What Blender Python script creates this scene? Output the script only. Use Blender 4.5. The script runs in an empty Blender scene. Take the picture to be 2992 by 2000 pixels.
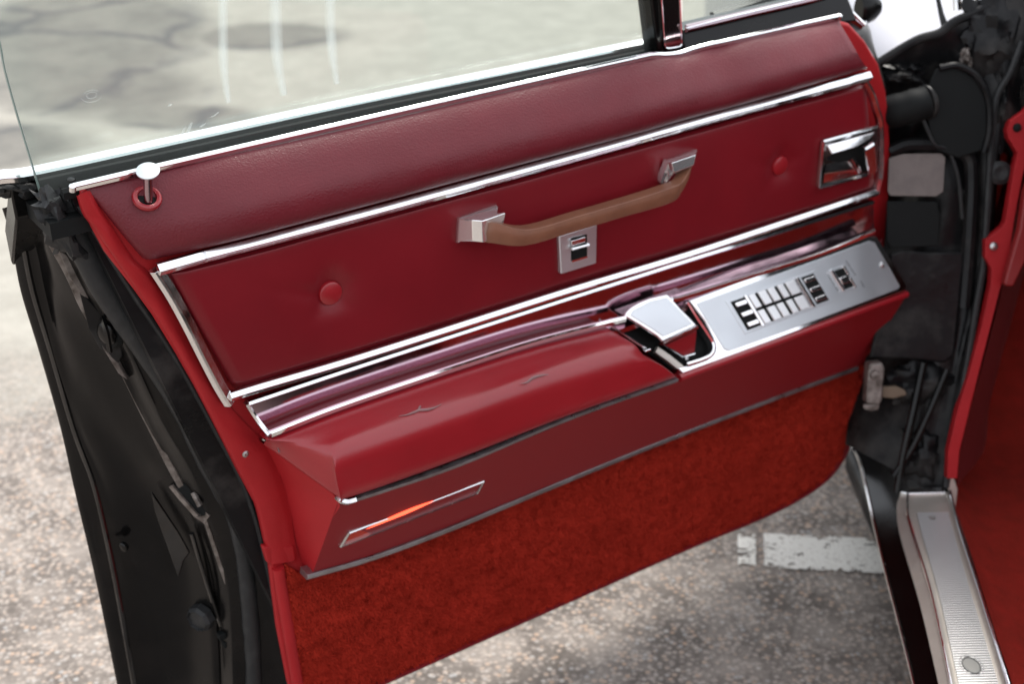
import bpy, bmesh, math, random
import numpy as np
from mathutils import Vector, Matrix, noise as mnoise
random.seed(7); rng = np.random.default_rng(7)
S = bpy.context.scene
R = math.radians

# ------------------------------------------------------------------ camera
FPX, HC = 4155.0, 1.55
def _n(v):
    v = np.array(v, float); return v / np.linalg.norm(v)
upc = -_n((180, -8087, -FPX)); fc = np.array((0, 0, -1.0))
yc = _n(fc - fc.dot(upc) * upc); xc = np.cross(yc, upc)
RM = np.array([xc, yc, upc]); CP = np.array((0, 0, HC))
cam = bpy.data.cameras.new('camera'); co = bpy.data.objects.new('camera', cam); S.collection.objects.link(co)
mw = Matrix([list(RM[i]) + [CP[i]] for i in range(3)] + [[0, 0, 0, 1]]); co.matrix_world = mw
cam.sensor_width = 36; cam.lens = FPX / 2992 * 36; cam.clip_end = 500; cam.clip_start = .02
cam.dof.use_dof = True; cam.dof.focus_distance = 1.66; cam.dof.aperture_fstop = 4.5; cam.dof.aperture_blades = 9
S.camera = co

# ------------------------------------------------------------------ sky, sun, exposure
SUN_EL, SUN_AZ = 52, 24          # azimuth clockwise from +Y
w = bpy.data.worlds.new('World'); S.world = w; w.use_nodes = True
nt = w.node_tree; nt.nodes.clear()
sky = nt.nodes.new('ShaderNodeTexSky'); sky.sky_type = 'NISHITA'; sky.sun_disc = False
sky.sun_elevation = R(SUN_EL); sky.sun_rotation = R(SUN_AZ); sky.dust_density = 3; sky.air_density = 1.0
hs = nt.nodes.new('ShaderNodeHueSaturation'); hs.inputs['Saturation'].default_value = .42
bgn = nt.nodes.new('ShaderNodeBackground'); bgn.inputs['Strength'].default_value = .15
wo = nt.nodes.new('ShaderNodeOutputWorld')
nt.links.new(sky.outputs[0], hs.inputs['Color']); cl = nt.nodes.new('ShaderNodeMix'); cl.data_type = 'RGBA'; cl.inputs[0].default_value = .62; cl.inputs[7].default_value = (5.0, 5.1, 5.35, 1)
nt.links.new(hs.outputs[0], cl.inputs[6]); nt.links.new(cl.outputs[2], bgn.inputs['Color']); nt.links.new(bgn.outputs[0], wo.inputs[0])
sl = bpy.data.lights.new('sun', 'SUN'); sl.energy = 1.7; sl.angle = R(18); sl.color = (1, .955, .89)
so = bpy.data.objects.new('sun', sl); S.collection.objects.link(so)
sd = Vector((math.sin(R(SUN_AZ)) * math.cos(R(SUN_EL)), math.cos(R(SUN_AZ)) * math.cos(R(SUN_EL)), math.sin(R(SUN_EL))))
so.rotation_euler = sd.to_track_quat('Z', 'Y').to_euler(); so.location = sd * 20
S.view_settings.view_transform = 'Standard'; S.view_settings.look = 'None'; S.view_settings.gamma = 1
S.view_settings.exposure = 1.12
S.cycles.max_bounces = 10; S.cycles.transparent_max_bounces = 12; S.cycles.caustics_reflective = False

# ------------------------------------------------------------------ measuring helpers
GZ = -0.12                                             # ground level
def ray(x, y): return RM @ np.array((x - 1496, 1000 - y, -FPX))
U = ray(8496, -1290); U[2] = 0; U = _n(U)              # along the door, latch end -> hinge end
N = np.array((U[1], -U[0], 0)); ZU = np.array((0, 0, 1.0))
def Z(x, y, z): d = ray(x, y); return CP + d * ((z - HC) / d[2])
O = Z(210, 548, .98)
def P(x, y, n=0.0):                                    # photo pixel on the plane n metres in front of the door panel
    d = ray(x, y); return CP + d * (((O - CP).dot(N) + n) / d.dot(N))
def D(u, n, z): return O + U * u + N * n + ZU * (z - O[2])
def uz(p): return (p - O).dot(U), p[2]
def plane(a, b, c):
    nn = _n(np.cross(b - a, c - a))
    if nn[2] < 0: nn = -nn
    return a, nn
def PP(x, y, pl, h=0.0):                               # pixel on any plane, h above it
    a, nn = pl; d = ray(x, y); return CP + d * ((a + nn * h - CP).dot(nn) / d.dot(nn))
_pa = np.array((.6, 2.33, .9)); _pb = np.array((.6, 2.10, .17)); _pc = np.array((1.6, 2.33, .9))
_pn = _n(np.cross(_pb - _pa, _pc - _pa)); _pn = _pn if _pn[1] < 0 else -_pn
def B(x, y, d=0.0):                                    # pixel on the hinge pillar, d metres proud (towards the rear)
    r = ray(x, y); return CP + r * ((_pa + _pn * d - CP).dot(_pn) / r.dot(_pn))

# ------------------------------------------------------------------ materials
def mat(name, col, rough=.5, metal=0.0, spec=.5, bump=None, var=None, coat=0, sheen=0, emis=None, rvar=None, ior=1.5):
    m = bpy.data.materials.new(name); m.use_nodes = True; t = m.node_tree
    b = t.nodes['Principled BSDF']; L = t.links.new
    b.inputs['Base Color'].default_value = (*col, 1); b.inputs['Roughness'].default_value = rough
    b.inputs['Metallic'].default_value = metal; b.inputs['Specular IOR Level'].default_value = spec; b.inputs['IOR'].default_value = ior
    b.inputs['Coat Weight'].default_value = coat; b.inputs['Coat Roughness'].default_value = .22
    if sheen: b.inputs['Sheen Weight'].default_value = sheen; b.inputs['Sheen Roughness'].default_value = .5
    tc = t.nodes.new('ShaderNodeTexCoord')
    if var:                                            # (scale, colour2, contrast lo, hi, detail)
        n = t.nodes.new('ShaderNodeTexNoise'); n.inputs['Scale'].default_value = var[0]; n.inputs['Detail'].default_value = 8
        n.inputs['Roughness'].default_value = .62
        r = t.nodes.new('ShaderNodeMapRange'); r.inputs['From Min'].default_value = var[2]; r.inputs['From Max'].default_value = var[3]
        x = t.nodes.new('ShaderNodeMix'); x.data_type = 'RGBA'; x.inputs[6].default_value = (*col, 1); x.inputs[7].default_value = (*var[1], 1)
        L(tc.outputs['Object'], n.inputs['Vector']); L(n.outputs[0], r.inputs['Value']); L(r.outputs[0], x.inputs[0]); L(x.outputs[2], b.inputs['Base Color'])
    if rvar:
        n = t.nodes.new('ShaderNodeTexNoise'); n.inputs['Scale'].default_value = rvar[0]; n.inputs['Detail'].default_value = 6
        r = t.nodes.new('ShaderNodeMapRange'); r.inputs['From Min'].default_value = .35; r.inputs['From Max'].default_value = .65
        r.inputs['To Min'].default_value = rvar[1]; r.inputs['To Max'].default_value = rvar[2]
        L(tc.outputs['Object'], n.inputs['Vector']); L(n.outputs[0], r.inputs['Value']); L(r.outputs[0], b.inputs['Roughness'])
    if bump:                                           # list of (kind, scale, strength, distance)
        prev = None
        for kind, sc, st, di in bump:
            if kind == 'v':
                n = t.nodes.new('ShaderNodeTexVoronoi'); n.inputs['Scale'].default_value = sc; n.feature = 'SMOOTH_F1'; o = n.outputs['Distance']
            else:
                n = t.nodes.new('ShaderNodeTexNoise'); n.inputs['Scale'].default_value = sc; n.inputs['Detail'].default_value = 6; o = n.outputs[0]
            L(tc.outputs['Object'], n.inputs['Vector'])
            bp = t.nodes.new('ShaderNodeBump'); bp.inputs['Strength'].default_value = st; bp.inputs['Distance'].default_value = di
            L(o, bp.inputs['Height'])
            if prev: L(prev.outputs[0], bp.inputs['Normal'])
            prev = bp
        L(prev.outputs[0], b.inputs['Normal'])
    if emis: b.inputs['Emission Color'].default_value = (*emis[0], 1); b.inputs['Emission Strength'].default_value = emis[1]
    return m

GRAIN = [('n', 16, .3, .004), ('v', 470, .5, .0009), ('n', 210, .3, .0008)]
M_pad = mat('grained red vinyl', (.125, .009, .016), .45, spec=.42, bump=GRAIN, rvar=(14, .42, .54), var=(9, (.145, .010, .018), .4, .7))
M_vinyl = mat('smooth red vinyl', (.19, .007, .013), .38, spec=.38, bump=[('n', 9, .2, .004), ('v', 520, .16, .0006)], var=(6, (.155, .0055, .0105), .35, .7))
M_edge = mat('soft red edge vinyl', (.38, .014, .018), .5, spec=.28, bump=[('n', 14, .4, .004), ('v', 420, .2, .0007)], var=(10, (.32, .011, .014), .35, .7))
M_arm = mat('armrest vinyl', (.31, .008, .015), .34, spec=.7, coat=.2, bump=[('n', 7, .25, .005), ('v', 420, .15, .0006)], var=(8, (.26, .007, .012), .35, .7))
M_house = mat('painted red metal', (.25, .011, .015), .4, spec=.32, bump=[('n', 30, .05, .001)])
M_carpet = mat('rust red carpet', (.40, .030, .017), .95, spec=.1, bump=[('n', 260, .9, .004), ('n', 30, .3, .004)], var=(14, (.33, .024, .013), .3, .7))
M_tuft = mat('carpet tufts', (.45, .032, .018), .95, spec=.08, var=(16, (.35, .024, .013), .35, .65))
M_chrome = mat('polished chrome', (.93, .93, .94), .07, 1, rvar=(60, .05, .13), bump=[('n', 90, .03, .0006)])
M_chrome2 = mat('worn chrome', (.80, .80, .81), .16, 1, rvar=(40, .1, .28), bump=[('n', 70, .06, .001)])
M_dull = mat('dull lower moulding', (.42, .42, .44), .34, .9, rvar=(40, .25, .5), var=(24, (.30, .27, .27), .45, .7))
M_satin = mat('satin aluminium', (.74, .77, .80), .42, .9, rvar=(12, .38, .46))
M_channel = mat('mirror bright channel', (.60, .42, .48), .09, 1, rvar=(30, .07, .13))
M_blackp = mat('black gloss paint', (.004, .0038, .0037), .11, spec=.26, coat=.0, bump=[('n', 7, .1, .003)], rvar=(7, .1, .3), var=(11, (.012, .010, .009), .5, .8))
M_gloss = mat('polished black', (.004, .004, .004), .07, spec=.8)
M_blackd = mat('dusty black paint', (.006, .006, .0065), .3, spec=.2, bump=[('n', 20, .35, .006), ('n', 150, .2, .001)], rvar=(7, .22, .6), var=(9, (.06, .056, .052), .5, .8))
M_rubber = mat('black rubber', (.020, .0205, .021), .5, spec=.3, bump=[('n', 45, .5, .004), ('n', 260, .3, .0008)], var=(40, (.038, .038, .038), .5, .8))
M_dark = mat('dark recess', (.006, .007, .007), .7, spec=.2)  # near-black put in for shade of wells, holes and cavities
M_wood = mat('tan brown grip', (.21, .088, .050), .42, spec=.45, bump=[('n', 200, .12, .0006)], var=(30, (.165, .066, .038), .35, .7))
M_alu = mat('aluminium sill', (.52, .48, .43), .42, .65, rvar=(20, .36, .5), var=(18, (.42, .37, .32), .5, .8), bump=[('n', 60, .1, .001)])
M_steel = mat('steel screw', (.5, .5, .5), .3, 1)
M_grime_sheen = mat('grimy metal and edge sheen', (.26, .23, .21), .55, .5, bump=[('n', 60, .5, .003)], var=(45, (.07, .055, .045), .4, .65))  # grime on fittings; its paleness stands for caught light on jamb edges
M_label = mat('grey foil label', (.16, .135, .125), .55, bump=[('n', 50, .3, .002)], var=(30, (.10, .086, .08), .45, .75))
M_skysheen = mat('pale sky sheen', (.27, .27, .30), .25, coat=.5, bump=[('n', 3, .3, .02)])  # the fender's sky reflection is put into this pale colour
M_pale = mat('matt pale film', (.75, .77, .76), .8)
M_reflector = mat('red reflector lens', (.5, .03, .012), .2, spec=.6, emis=((1, .10, .045), 0))
M_glow = mat('glowing reflection', (.8, .08, .03), .3, emis=((1, .085, .04), 1.5))  # hot reflection on the red reflector, put in as emission
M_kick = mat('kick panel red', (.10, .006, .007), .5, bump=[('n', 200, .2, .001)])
M_blade = mat('bright red trim', (.22, .012, .012), .4)
M_seat = mat('red seat vinyl', (.25, .012, .016), .5)
M_brk = mat('bracket chrome', (.96, .96, .96), .13, .85)
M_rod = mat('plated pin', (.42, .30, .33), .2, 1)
M_key = mat('bright switch key', (.92, .93, .94), .3, .6)
M_foot = mat('shaded red pile', (.27, .018, .012), .95, spec=.1, bump=[('n', 260, .9, .004), ('n', 20, .4, .006)], var=(30, (.20, .016, .010), .3, .7))  # footwell shade put into this darker copy of the carpet
M_mark = mat('engraved mark', (.10, .11, .12), .6)

def glassmat(name, tint, refl=1.45):
    m = bpy.data.materials.new(name); m.use_nodes = True; t = m.node_tree; t.nodes.clear(); L = t.links.new
    o = t.nodes.new('ShaderNodeOutputMaterial'); mx = t.nodes.new('ShaderNodeMixShader'); tr = t.nodes.new('ShaderNodeBsdfTransparent')
    gl = t.nodes.new('ShaderNodeBsdfGlossy'); gl.inputs['Roughness'].default_value = .03; lw = t.nodes.new('ShaderNodeLayerWeight'); pw = t.nodes.new('ShaderNodeMath'); pw.operation = 'POWER'; pw.inputs[1].default_value = 4.5; fr = t.nodes.new('ShaderNodeMath'); fr.operation = 'MULTIPLY_ADD'; fr.inputs[1].default_value = .9; fr.inputs[2].default_value = .035; L(lw.outputs['Facing'], pw.inputs[0]); L(pw.outputs[0], fr.inputs[0])
    tr.inputs[0].default_value = (*tint, 1); L(fr.outputs[0], mx.inputs[0]); L(tr.outputs[0], mx.inputs[1]); L(gl.outputs[0], mx.inputs[2])
    # sky reflection haze put in as a thin pale scattering layer
    df = t.nodes.new('ShaderNodeBsdfDiffuse'); df.inputs[0].default_value = (.8, .84, .82, 1)
    tl = t.nodes.new('ShaderNodeBsdfTranslucent'); tl.inputs[0].default_value = (.8, .84, .82, 1)
    ad = t.nodes.new('ShaderNodeMixShader'); ad.inputs[0].default_value = .5; L(df.outputs[0], ad.inputs[1]); L(tl.outputs[0], ad.inputs[2])
    m2 = t.nodes.new('ShaderNodeMixShader'); n = t.nodes.new('ShaderNodeTexNoise'); n.inputs['Scale'].default_value = 3; n.inputs['Detail'].default_value = 6
    tc = t.nodes.new('ShaderNodeTexCoord'); mr = t.nodes.new('ShaderNodeMapRange'); mr.inputs['To Min'].default_value = .02; mr.inputs['To Max'].default_value = .05
    L(tc.outputs['Object'], n.inputs['Vector']); L(n.outputs[0], mr.inputs['Value']); L(mr.outputs[0], m2.inputs[0])
    L(mx.outputs[0], m2.inputs[1]); L(ad.outputs[0], m2.inputs[2]); L(m2.outputs[0], o.inputs[0])
    return m
M_glass = glassmat('tinted window glass', (.88, .915, .90))

def filmmat():
    m = bpy.data.materials.new('faint pale film'); m.use_nodes = True; t = m.node_tree; t.nodes.clear(); L = t.links.new
    o = t.nodes.new('ShaderNodeOutputMaterial'); mx = t.nodes.new('ShaderNodeMixShader'); tr = t.nodes.new('ShaderNodeBsdfTransparent')
    df = t.nodes.new('ShaderNodeBsdfTranslucent'); df.inputs[0].default_value = (.95, .96, .96, 1)
    tc = t.nodes.new('ShaderNodeTexCoord'); n = t.nodes.new('ShaderNodeTexNoise'); n.inputs['Scale'].default_value = 25; n.inputs['Detail'].default_value = 4
    mr = t.nodes.new('ShaderNodeMapRange'); mr.inputs['From Min'].default_value = .3; mr.inputs['From Max'].default_value = .7; mr.inputs['To Min'].default_value = .10; mr.inputs['To Max'].default_value = .26
    L(tc.outputs['Object'], n.inputs['Vector']); L(n.outputs[0], mr.inputs['Value']); L(mr.outputs[0], mx.inputs[0])
    L(tr.outputs[0], mx.inputs[1]); L(df.outputs[0], mx.inputs[2]); L(mx.outputs[0], o.inputs[0]); return m
M_film = filmmat()

# ------------------------------------------------------------------ mesh helpers
WL = {}
def link(name, me, m, parent=None, smooth=True, bevel=0, seg=2, angle=35, sub=0):
    o = bpy.data.objects.new(name, me)
    vs = np.empty(len(me.vertices) * 3); me.vertices.foreach_get('co', vs); vs = vs.reshape(-1, 3)
    c = (vs.min(0) + vs.max(0)) / 2; me.vertices.foreach_set('co', (vs - c).ravel())
    me.materials.append(m); S.collection.objects.link(o)
    pl = WL[parent.name] if parent else np.zeros(3)
    if parent: o.parent = parent
    o.location = c - pl; WL[o.name] = c
    if smooth:
        me.shade_smooth()
        if angle: me.set_sharp_from_angle(angle=R(angle))
    if bevel:
        b = o.modifiers.new('bevel', 'BEVEL'); b.width = bevel; b.segments = seg; b.limit_method = 'ANGLE'; b.angle_limit = R(30)
        wn_ = o.modifiers.new('even shading', 'WEIGHTED_NORMAL'); wn_.weight = 100; wn_.keep_sharp = True
    if sub:
        s = o.modifiers.new('sub', 'SUBSURF'); s.levels = sub; s.render_levels = sub
    me.update(); return o
def raw(name, verts, faces):
    me = bpy.data.meshes.new(name); me.from_pydata([tuple(v) for v in verts], [], faces); me.validate(); 
    bm = bmesh.new(); bm.from_mesh(me); bmesh.ops.recalc_face_normals(bm, faces=bm.faces); bm.to_mesh(me); bm.free(); return me
def cr(pts, s, lin=False):
    pts = [np.array(p, float) for p in pts]; out = []
    for i in range(len(pts) - 1):
        p1, p2 = pts[i], pts[i + 1]; p0 = pts[i - 1] if i else 2 * p1 - p2; p3 = pts[i + 2] if i + 2 < len(pts) else 2 * p2 - p1
        for k in range(s):
            t = k / s
            out.append(p1 + (p2 - p1) * t if lin else .5 * ((2 * p1) + (-p0 + p2) * t + (2 * p0 - 5 * p1 + 4 * p2 - p3) * t * t + (-p0 + 3 * p1 - 3 * p2 + p3) * t ** 3))
    out.append(pts[-1]); return out
def grid_pts(rows, su, sv, lu=False, lv=False):
    a = [cr(r, su, lu) for r in rows]; cols = [cr([r[j] for r in a], sv, lv) for j in range(len(a[0]))]
    return [[cols[j][i] for j in range(len(cols))] for i in range(len(cols[0]))]
def grid_mesh(name, g, wrap=False, caps=False):
    nr, nc = len(g), len(g[0]); v = [p for r in g for p in r]; f = []
    for i in range(nr if wrap else nr - 1):
        i2 = (i + 1) % nr
        for j in range(nc - 1): f.append((i * nc + j, i * nc + j + 1, i2 * nc + j + 1, i2 * nc + j))
    if caps: f.append(tuple(i * nc for i in range(nr))); f.append(tuple(i * nc + nc - 1 for i in range(nr))[::-1])
    return raw(name, v, f)
def patch(name, rows, m, parent, su=4, sv=4, lu=False, lv=False, **k):
    return link(name, grid_mesh(name, grid_pts(rows, su, sv, lu, lv)), m, parent, **k)
def poly(name, pts, m, parent, back, bevel=0, seg=2, **k):   # closed outline with real thickness (back: vector)
    n = len(pts); pts = [np.array(p) for p in pts]; v = pts + [p + back for p in pts]
    f = [tuple(range(n)), tuple(range(2 * n - 1, n - 1, -1))] + [(i, i + n, (i + 1) % n + n, (i + 1) % n) for i in range(n)]
    return link(name, raw(name, v, f), m, parent, bevel=bevel, seg=seg, **k)
def sweep_pts(path, prof, nrm=None):
    nrm = N if nrm is None else nrm; path = [np.array(p, float) for p in path]; out = []
    for i, p in enumerate(path):
        a = _n(p - path[i - 1]) if i else _n(path[1] - p); b = _n(path[i + 1] - p) if i < len(path) - 1 else a
        t = _n(a + b); nn = _n(nrm - nrm.dot(t) * t); bb = np.cross(nn, t); c = max(.4, abs(a.dot(t)))
        out.append([p + nn * x + bb * (y / c) for x, y in prof])
    return out
def bar(name, path, prof, m, parent, nrm=None, **k):      # prof in (out, sideways) metres
    g = sweep_pts(path, prof, nrm); me = grid_mesh(name, [list(r) for r in zip(*g)], wrap=True, caps=True)
    return link(name, me, m, parent, **k)
def tube(name, path, r, m, parent, n=12, rads=None, flat=1.0, **k):
    pr = [(math.cos(2 * math.pi * i / n), math.sin(2 * math.pi * i / n) * flat) for i in range(n)]
    g = []
    for i, p in enumerate(path):
        rr = rads[i] if rads else r; q = sweep_pts(path, [(a * rr, b * rr) for a, b in pr])[i]; g.append(q)
    return link(name, grid_mesh(name, [list(x) for x in zip(*g)], wrap=True, caps=True), m, parent, **k)
def lathe(name, c, axis, prof, m, parent, n=28, sx=1.0, ux=None, **k):   # prof list (radius, height along axis)
    axis = _n(axis); h = ux if ux is not None else (np.array((0, 0, 1.0)) if abs(axis[2]) < .9 else U); a = _n(h - np.dot(h, axis) * axis); b = np.cross(axis, a)
    g = [[np.array(c) + axis * z + (a * math.cos(t) + b * math.sin(t) * sx) * r for t in [2 * math.pi * i / n for i in range(n)]] for r, z in prof]
    v = [p for r in g for p in r]; f = []
    for i in range(len(g) - 1):
        for j in range(n): f.append((i * n + j, i * n + (j + 1) % n, (i + 1) * n + (j + 1) % n, (i + 1) * n + j))
    f.append(tuple(range(n))); f.append(tuple((len(g) - 1) * n + j for j in range(n)))
    return link(name, raw(name, v, f), m, parent, **k)
def box(name, c, ax, half, m, parent, bevel=.001, **k):
    c = np.array(c); v = []
    for sx in (-1, 1):
        for sy in (-1, 1):
            for sz in (-1, 1): v.append(c + ax[0] * half[0] * sx + ax[1] * half[1] * sy + ax[2] * half[2] * sz)
    f = [(0, 1, 3, 2), (4, 6, 7, 5), (0, 4, 5, 1), (2, 3, 7, 6), (0, 2, 6, 4), (1, 5, 7, 3)]
    return link(name, raw(name, v, f), m, parent, bevel=bevel, **k)
def merge(name, objs):
    """join several freshly linked objects into one mesh object (first keeps its name)"""
    bm = bmesh.new(); mats = []
    o0 = objs[0]; base = WL[o0.name]
    for o in objs:
        me = o.data; off = WL[o.name] - base
        k = len(bm.verts); tmp = me.copy(); tmp.transform(Matrix.Translation(Vector(off))); bm.from_mesh(tmp); bpy.data.meshes.remove(tmp)
    bm.to_mesh(o0.data); bm.free()
    for o in objs[1:]:
        me = o.data; bpy.data.objects.remove(o); bpy.data.meshes.remove(me)
    return o0
def lerp(a, b, t): return a + (b - a) * t

# ================================================================== SETTING
def ground_material():
    m = bpy.data.materials.new('worn asphalt'); m.use_nodes = True; t = m.node_tree; b = t.nodes['Principled BSDF']; L = t.links.new
    tc = t.nodes.new('ShaderNodeTexCoord'); X = tc.outputs['Object']
    def noi(s, d=5, r=.6, vec=X):
        n = t.nodes.new('ShaderNodeTexNoise'); n.inputs['Scale'].default_value = s; n.inputs['Detail'].default_value = d; n.inputs['Roughness'].default_value = r
        L(vec, n.inputs['Vector']); return n
    def rng_(v, a, c, lo=0., hi=1.):
        r = t.nodes.new('ShaderNodeMapRange'); r.inputs['From Min'].default_value = a; r.inputs['From Max'].default_value = c; r.inputs['To Min'].default_value = lo; r.inputs['To Max'].default_value = hi
        r.interpolation_type = 'SMOOTHSTEP'; L(v, r.inputs['Value']); return r.outputs[0]
    def mix(f, a, c, mode='MIX'):
        x = t.nodes.new('ShaderNodeMix'); x.data_type = 'RGBA'; x.blend_type = mode
        for i, v in ((0, f), (6, a), (7, c)):
            if isinstance(v, tuple): x.inputs[i].default_value = (*v, 1)
            elif isinstance(v, float): x.inputs[i].default_value = v
            else: L(v, x.inputs[i])
        return x.outputs[2]
    def mth(op, a, c):
        x = t.nodes.new('ShaderNodeMath'); x.operation = op
        for i, v in enumerate((a, c)):
            if isinstance(v, (int, float)): x.inputs[i].default_value = v
            else: L(v, x.inputs[i])
        return x.outputs[0]
    vo = t.nodes.new('ShaderNodeTexVoronoi'); vo.inputs['Scale'].default_value = 92; L(X, vo.inputs['Vector'])
    cr_ = t.nodes.new('ShaderNodeValToRGB'); L(vo.outputs['Color'], cr_.inputs[0])
    e = cr_.color_ramp.elements; e[0].color = (.22, .20, .185, 1); e[1].color = (.56, .52, .475, 1)
    for p_, c_ in ((.25, (.30, .27, .25, 1)), (.45, (.38, .34, .31, 1)), (.62, (.43, .31, .23, 1)), (.72, (.38, .345, .32, 1)), (.85, (.34, .35, .36, 1))):
        q = e.new(p_); q.color = c_
    big = noi(1.6, 4); med = noi(9, 6, .7); fine = noi(55, 5, .75)
    col = mix(rng_(vo.outputs['Distance'], .25, .62), cr_.outputs[0], (.14, .125, .115))
    col = mix(rng_(med.outputs[0], .35, .68), col, mix(.5, col, (.47, .43, .395)))
    col = mix(rng_(fine.outputs[0], .55, .74), col, (.56, .515, .47))
    col = mix(rng_(noi(23, 5, .7).outputs[0], .56, .80), col, (.21, .185, .17))
    # pale dry paving beyond the door, with painted tree shade and cracks in it
    sp = t.nodes.new('ShaderNodeSeparateXYZ'); L(X, sp.inputs[0])
    wob = noi(1.3, 3)
    yy = mth('ADD', sp.outputs[1], mth('MULTIPLY', mth('SUBTRACT', wob.outputs[0], .5), 1.2))
    far = rng_(yy, 2.9, 3.4)
    pale = mix(rng_(noi(7, 5, .7).outputs[0], .35, .7), (.33, .325, .295), (.40, .395, .36))
    col = mix(far, col, pale)
    wx = t.nodes.new('ShaderNodeVectorMath'); wx.operation = 'ADD'
    wn = noi(2.2, 4); sc = t.nodes.new('ShaderNodeVectorMath'); sc.operation = 'SCALE'; sc.inputs[3].default_value = .38
    L(wn.outputs['Color'], sc.inputs[0]); L(X, wx.inputs[0]); L(sc.outputs[0], wx.inputs[1])
    ck = t.nodes.new('ShaderNodeTexVoronoi'); ck.feature = 'DISTANCE_TO_EDGE'; ck.inputs['Scale'].default_value = 1.1; L(wx.outputs[0], ck.inputs['Vector'])
    # tree shade painted as dark areas (ellipses with ragged rims, metres on the ground)
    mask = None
    for cx, cy, rx, ry, an in SHADE_PATCHES:
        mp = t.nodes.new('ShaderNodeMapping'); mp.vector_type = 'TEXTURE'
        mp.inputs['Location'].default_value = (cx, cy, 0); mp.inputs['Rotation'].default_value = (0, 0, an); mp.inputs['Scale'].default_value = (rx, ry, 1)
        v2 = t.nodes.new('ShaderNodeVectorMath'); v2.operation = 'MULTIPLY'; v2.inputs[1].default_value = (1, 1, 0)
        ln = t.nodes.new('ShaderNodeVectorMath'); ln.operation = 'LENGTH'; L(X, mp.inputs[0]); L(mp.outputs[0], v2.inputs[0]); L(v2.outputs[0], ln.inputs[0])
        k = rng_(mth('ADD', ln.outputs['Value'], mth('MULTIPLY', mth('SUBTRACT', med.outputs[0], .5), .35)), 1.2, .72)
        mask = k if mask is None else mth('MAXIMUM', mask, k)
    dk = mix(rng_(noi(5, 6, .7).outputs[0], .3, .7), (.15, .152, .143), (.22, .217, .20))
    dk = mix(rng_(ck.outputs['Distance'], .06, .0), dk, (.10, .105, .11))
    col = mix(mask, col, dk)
    col = mix(1.0, col, (.95, .915, .875), 'MULTIPLY')
    L(col, b.inputs['Base Color']); b.inputs['Roughness'].default_value = .9; b.inputs['Specular IOR Level'].default_value = .25
    bp = t.nodes.new('ShaderNodeBump'); bp.inputs['Strength'].default_value = .4; bp.inputs['Distance'].default_value = .004; bp.invert = True; L(vo.outputs['Distance'], bp.inputs['Height'])
    b2 = t.nodes.new('ShaderNodeBump'); b2.inputs['Strength'].default_value = .3; b2.inputs['Distance'].default_value = .006; L(noi(30, 6).outputs[0], b2.inputs['Height']); L(bp.outputs[0], b2.inputs['Normal'])
    L(b2.outputs[0], b.inputs['Normal']); return m
def _shade(x0, y0, x1, y1, hw):          # a painted shade patch that runs between two photo pixels, half width hw metres
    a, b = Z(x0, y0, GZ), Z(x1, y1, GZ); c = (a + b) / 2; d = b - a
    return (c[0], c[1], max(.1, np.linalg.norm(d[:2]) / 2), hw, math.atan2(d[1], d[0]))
SHADE_PATCHES = [_shade(-150, 130, 620, 60, .95), _shade(60, 330, 420, 180, .55), _shade(560, 100, 1010, 110, .24), _shade(280, 330, 760, 350, .16), _shade(-500, 450, 250, 420, .3)]
gs = 60
gx = [(-60 + 120 * i / gs) for i in range(gs + 1)]; gy = [(-30 + 120 * i / gs) for i in range(gs + 1)]
gme = raw('ground', [(x, y, GZ) for y in gy for x in gx], [(j * (gs + 1) + i, j * (gs + 1) + i + 1, (j + 1) * (gs + 1) + i + 1, (j + 1) * (gs + 1) + i) for j in range(gs) for i in range(gs)])
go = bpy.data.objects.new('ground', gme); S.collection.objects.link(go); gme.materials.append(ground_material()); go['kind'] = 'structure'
go['label'] = 'pale worn asphalt with small stones, cracks and tree shade painted as darker patches'

# worn parking line: flakes of paint left on the stones, 4 mm above the ground
def paint_line():
    q = [Z(2140, 1555, GZ + .004), Z(2640, 1578, GZ + .004), Z(2650, 1680, GZ + .004), Z(2140, 1655, GZ + .004)]
    nu, nv = 190, 44; v = []; f = []; idx = {}
    def vert(i, j):
        if (i, j) not in idx:
            s, t_ = i / nu, j / nv; p = lerp(lerp(q[0], q[1], s), lerp(q[3], q[2], s), t_)
            idx[(i, j)] = len(v); v.append(p + np.array((random.uniform(-.0012, .0012), random.uniform(-.0012, .0012), 0)))
        return idx[(i, j)]
    for i in range(nu):
        for j in range(nv):
            s, t_ = (i + .5) / nu, (j + .5) / nv
            k = mnoise.fractal(Vector((i * .10, j * .30, 0)), 1.0, 2.0, 6) + .8 * mnoise.noise(Vector((i * .035, j * .07, 4)))
            rim = mnoise.noise(Vector((i * .09, 3.1 if t_ < .5 else 8.2, 0))) * .5 + mnoise.noise(Vector((i * .4, 1.7 if t_ < .5 else 6.2, 0))) * .3
            ed = min(t_, 1 - t_) * 2
            v_ = k * .8 + .30 + min(.3, (ed - .16 + rim * .35) * 1.6) + random.uniform(-.08, .08) - 1.1 * max(0, .30 - s) ** 1.0 * (1.6 if abs(t_ - .5) < .2 else .9) - (.9 if .135 < s < .185 else 0)
            if s > .03 and v_ > .12: f.append((vert(i, j), vert(i + 1, j), vert(i + 1, j + 1), vert(i, j + 1)))
    return raw('parking_line', v, f)
M_line = mat('worn road paint', (.74, .72, .66), .8, bump=[('n', 200, .6, .003)], var=(120, (.45, .41, .36), .52, .7))
pl_ = link('parking_line', paint_line(), M_line, smooth=False); pl_['kind'] = 'structure'; pl_['label'] = 'worn white painted parking line flaking off the asphalt'

# ================================================================== THE CAR
car = bpy.data.objects.new('car', None); S.collection.objects.link(car); car.location = (.9, 1.5, GZ); WL['car'] = np.array((.9, 1.5, GZ))
car['label'] = 'vintage black car with its red trimmed driver door standing open'; car['category'] = 'car'

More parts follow.
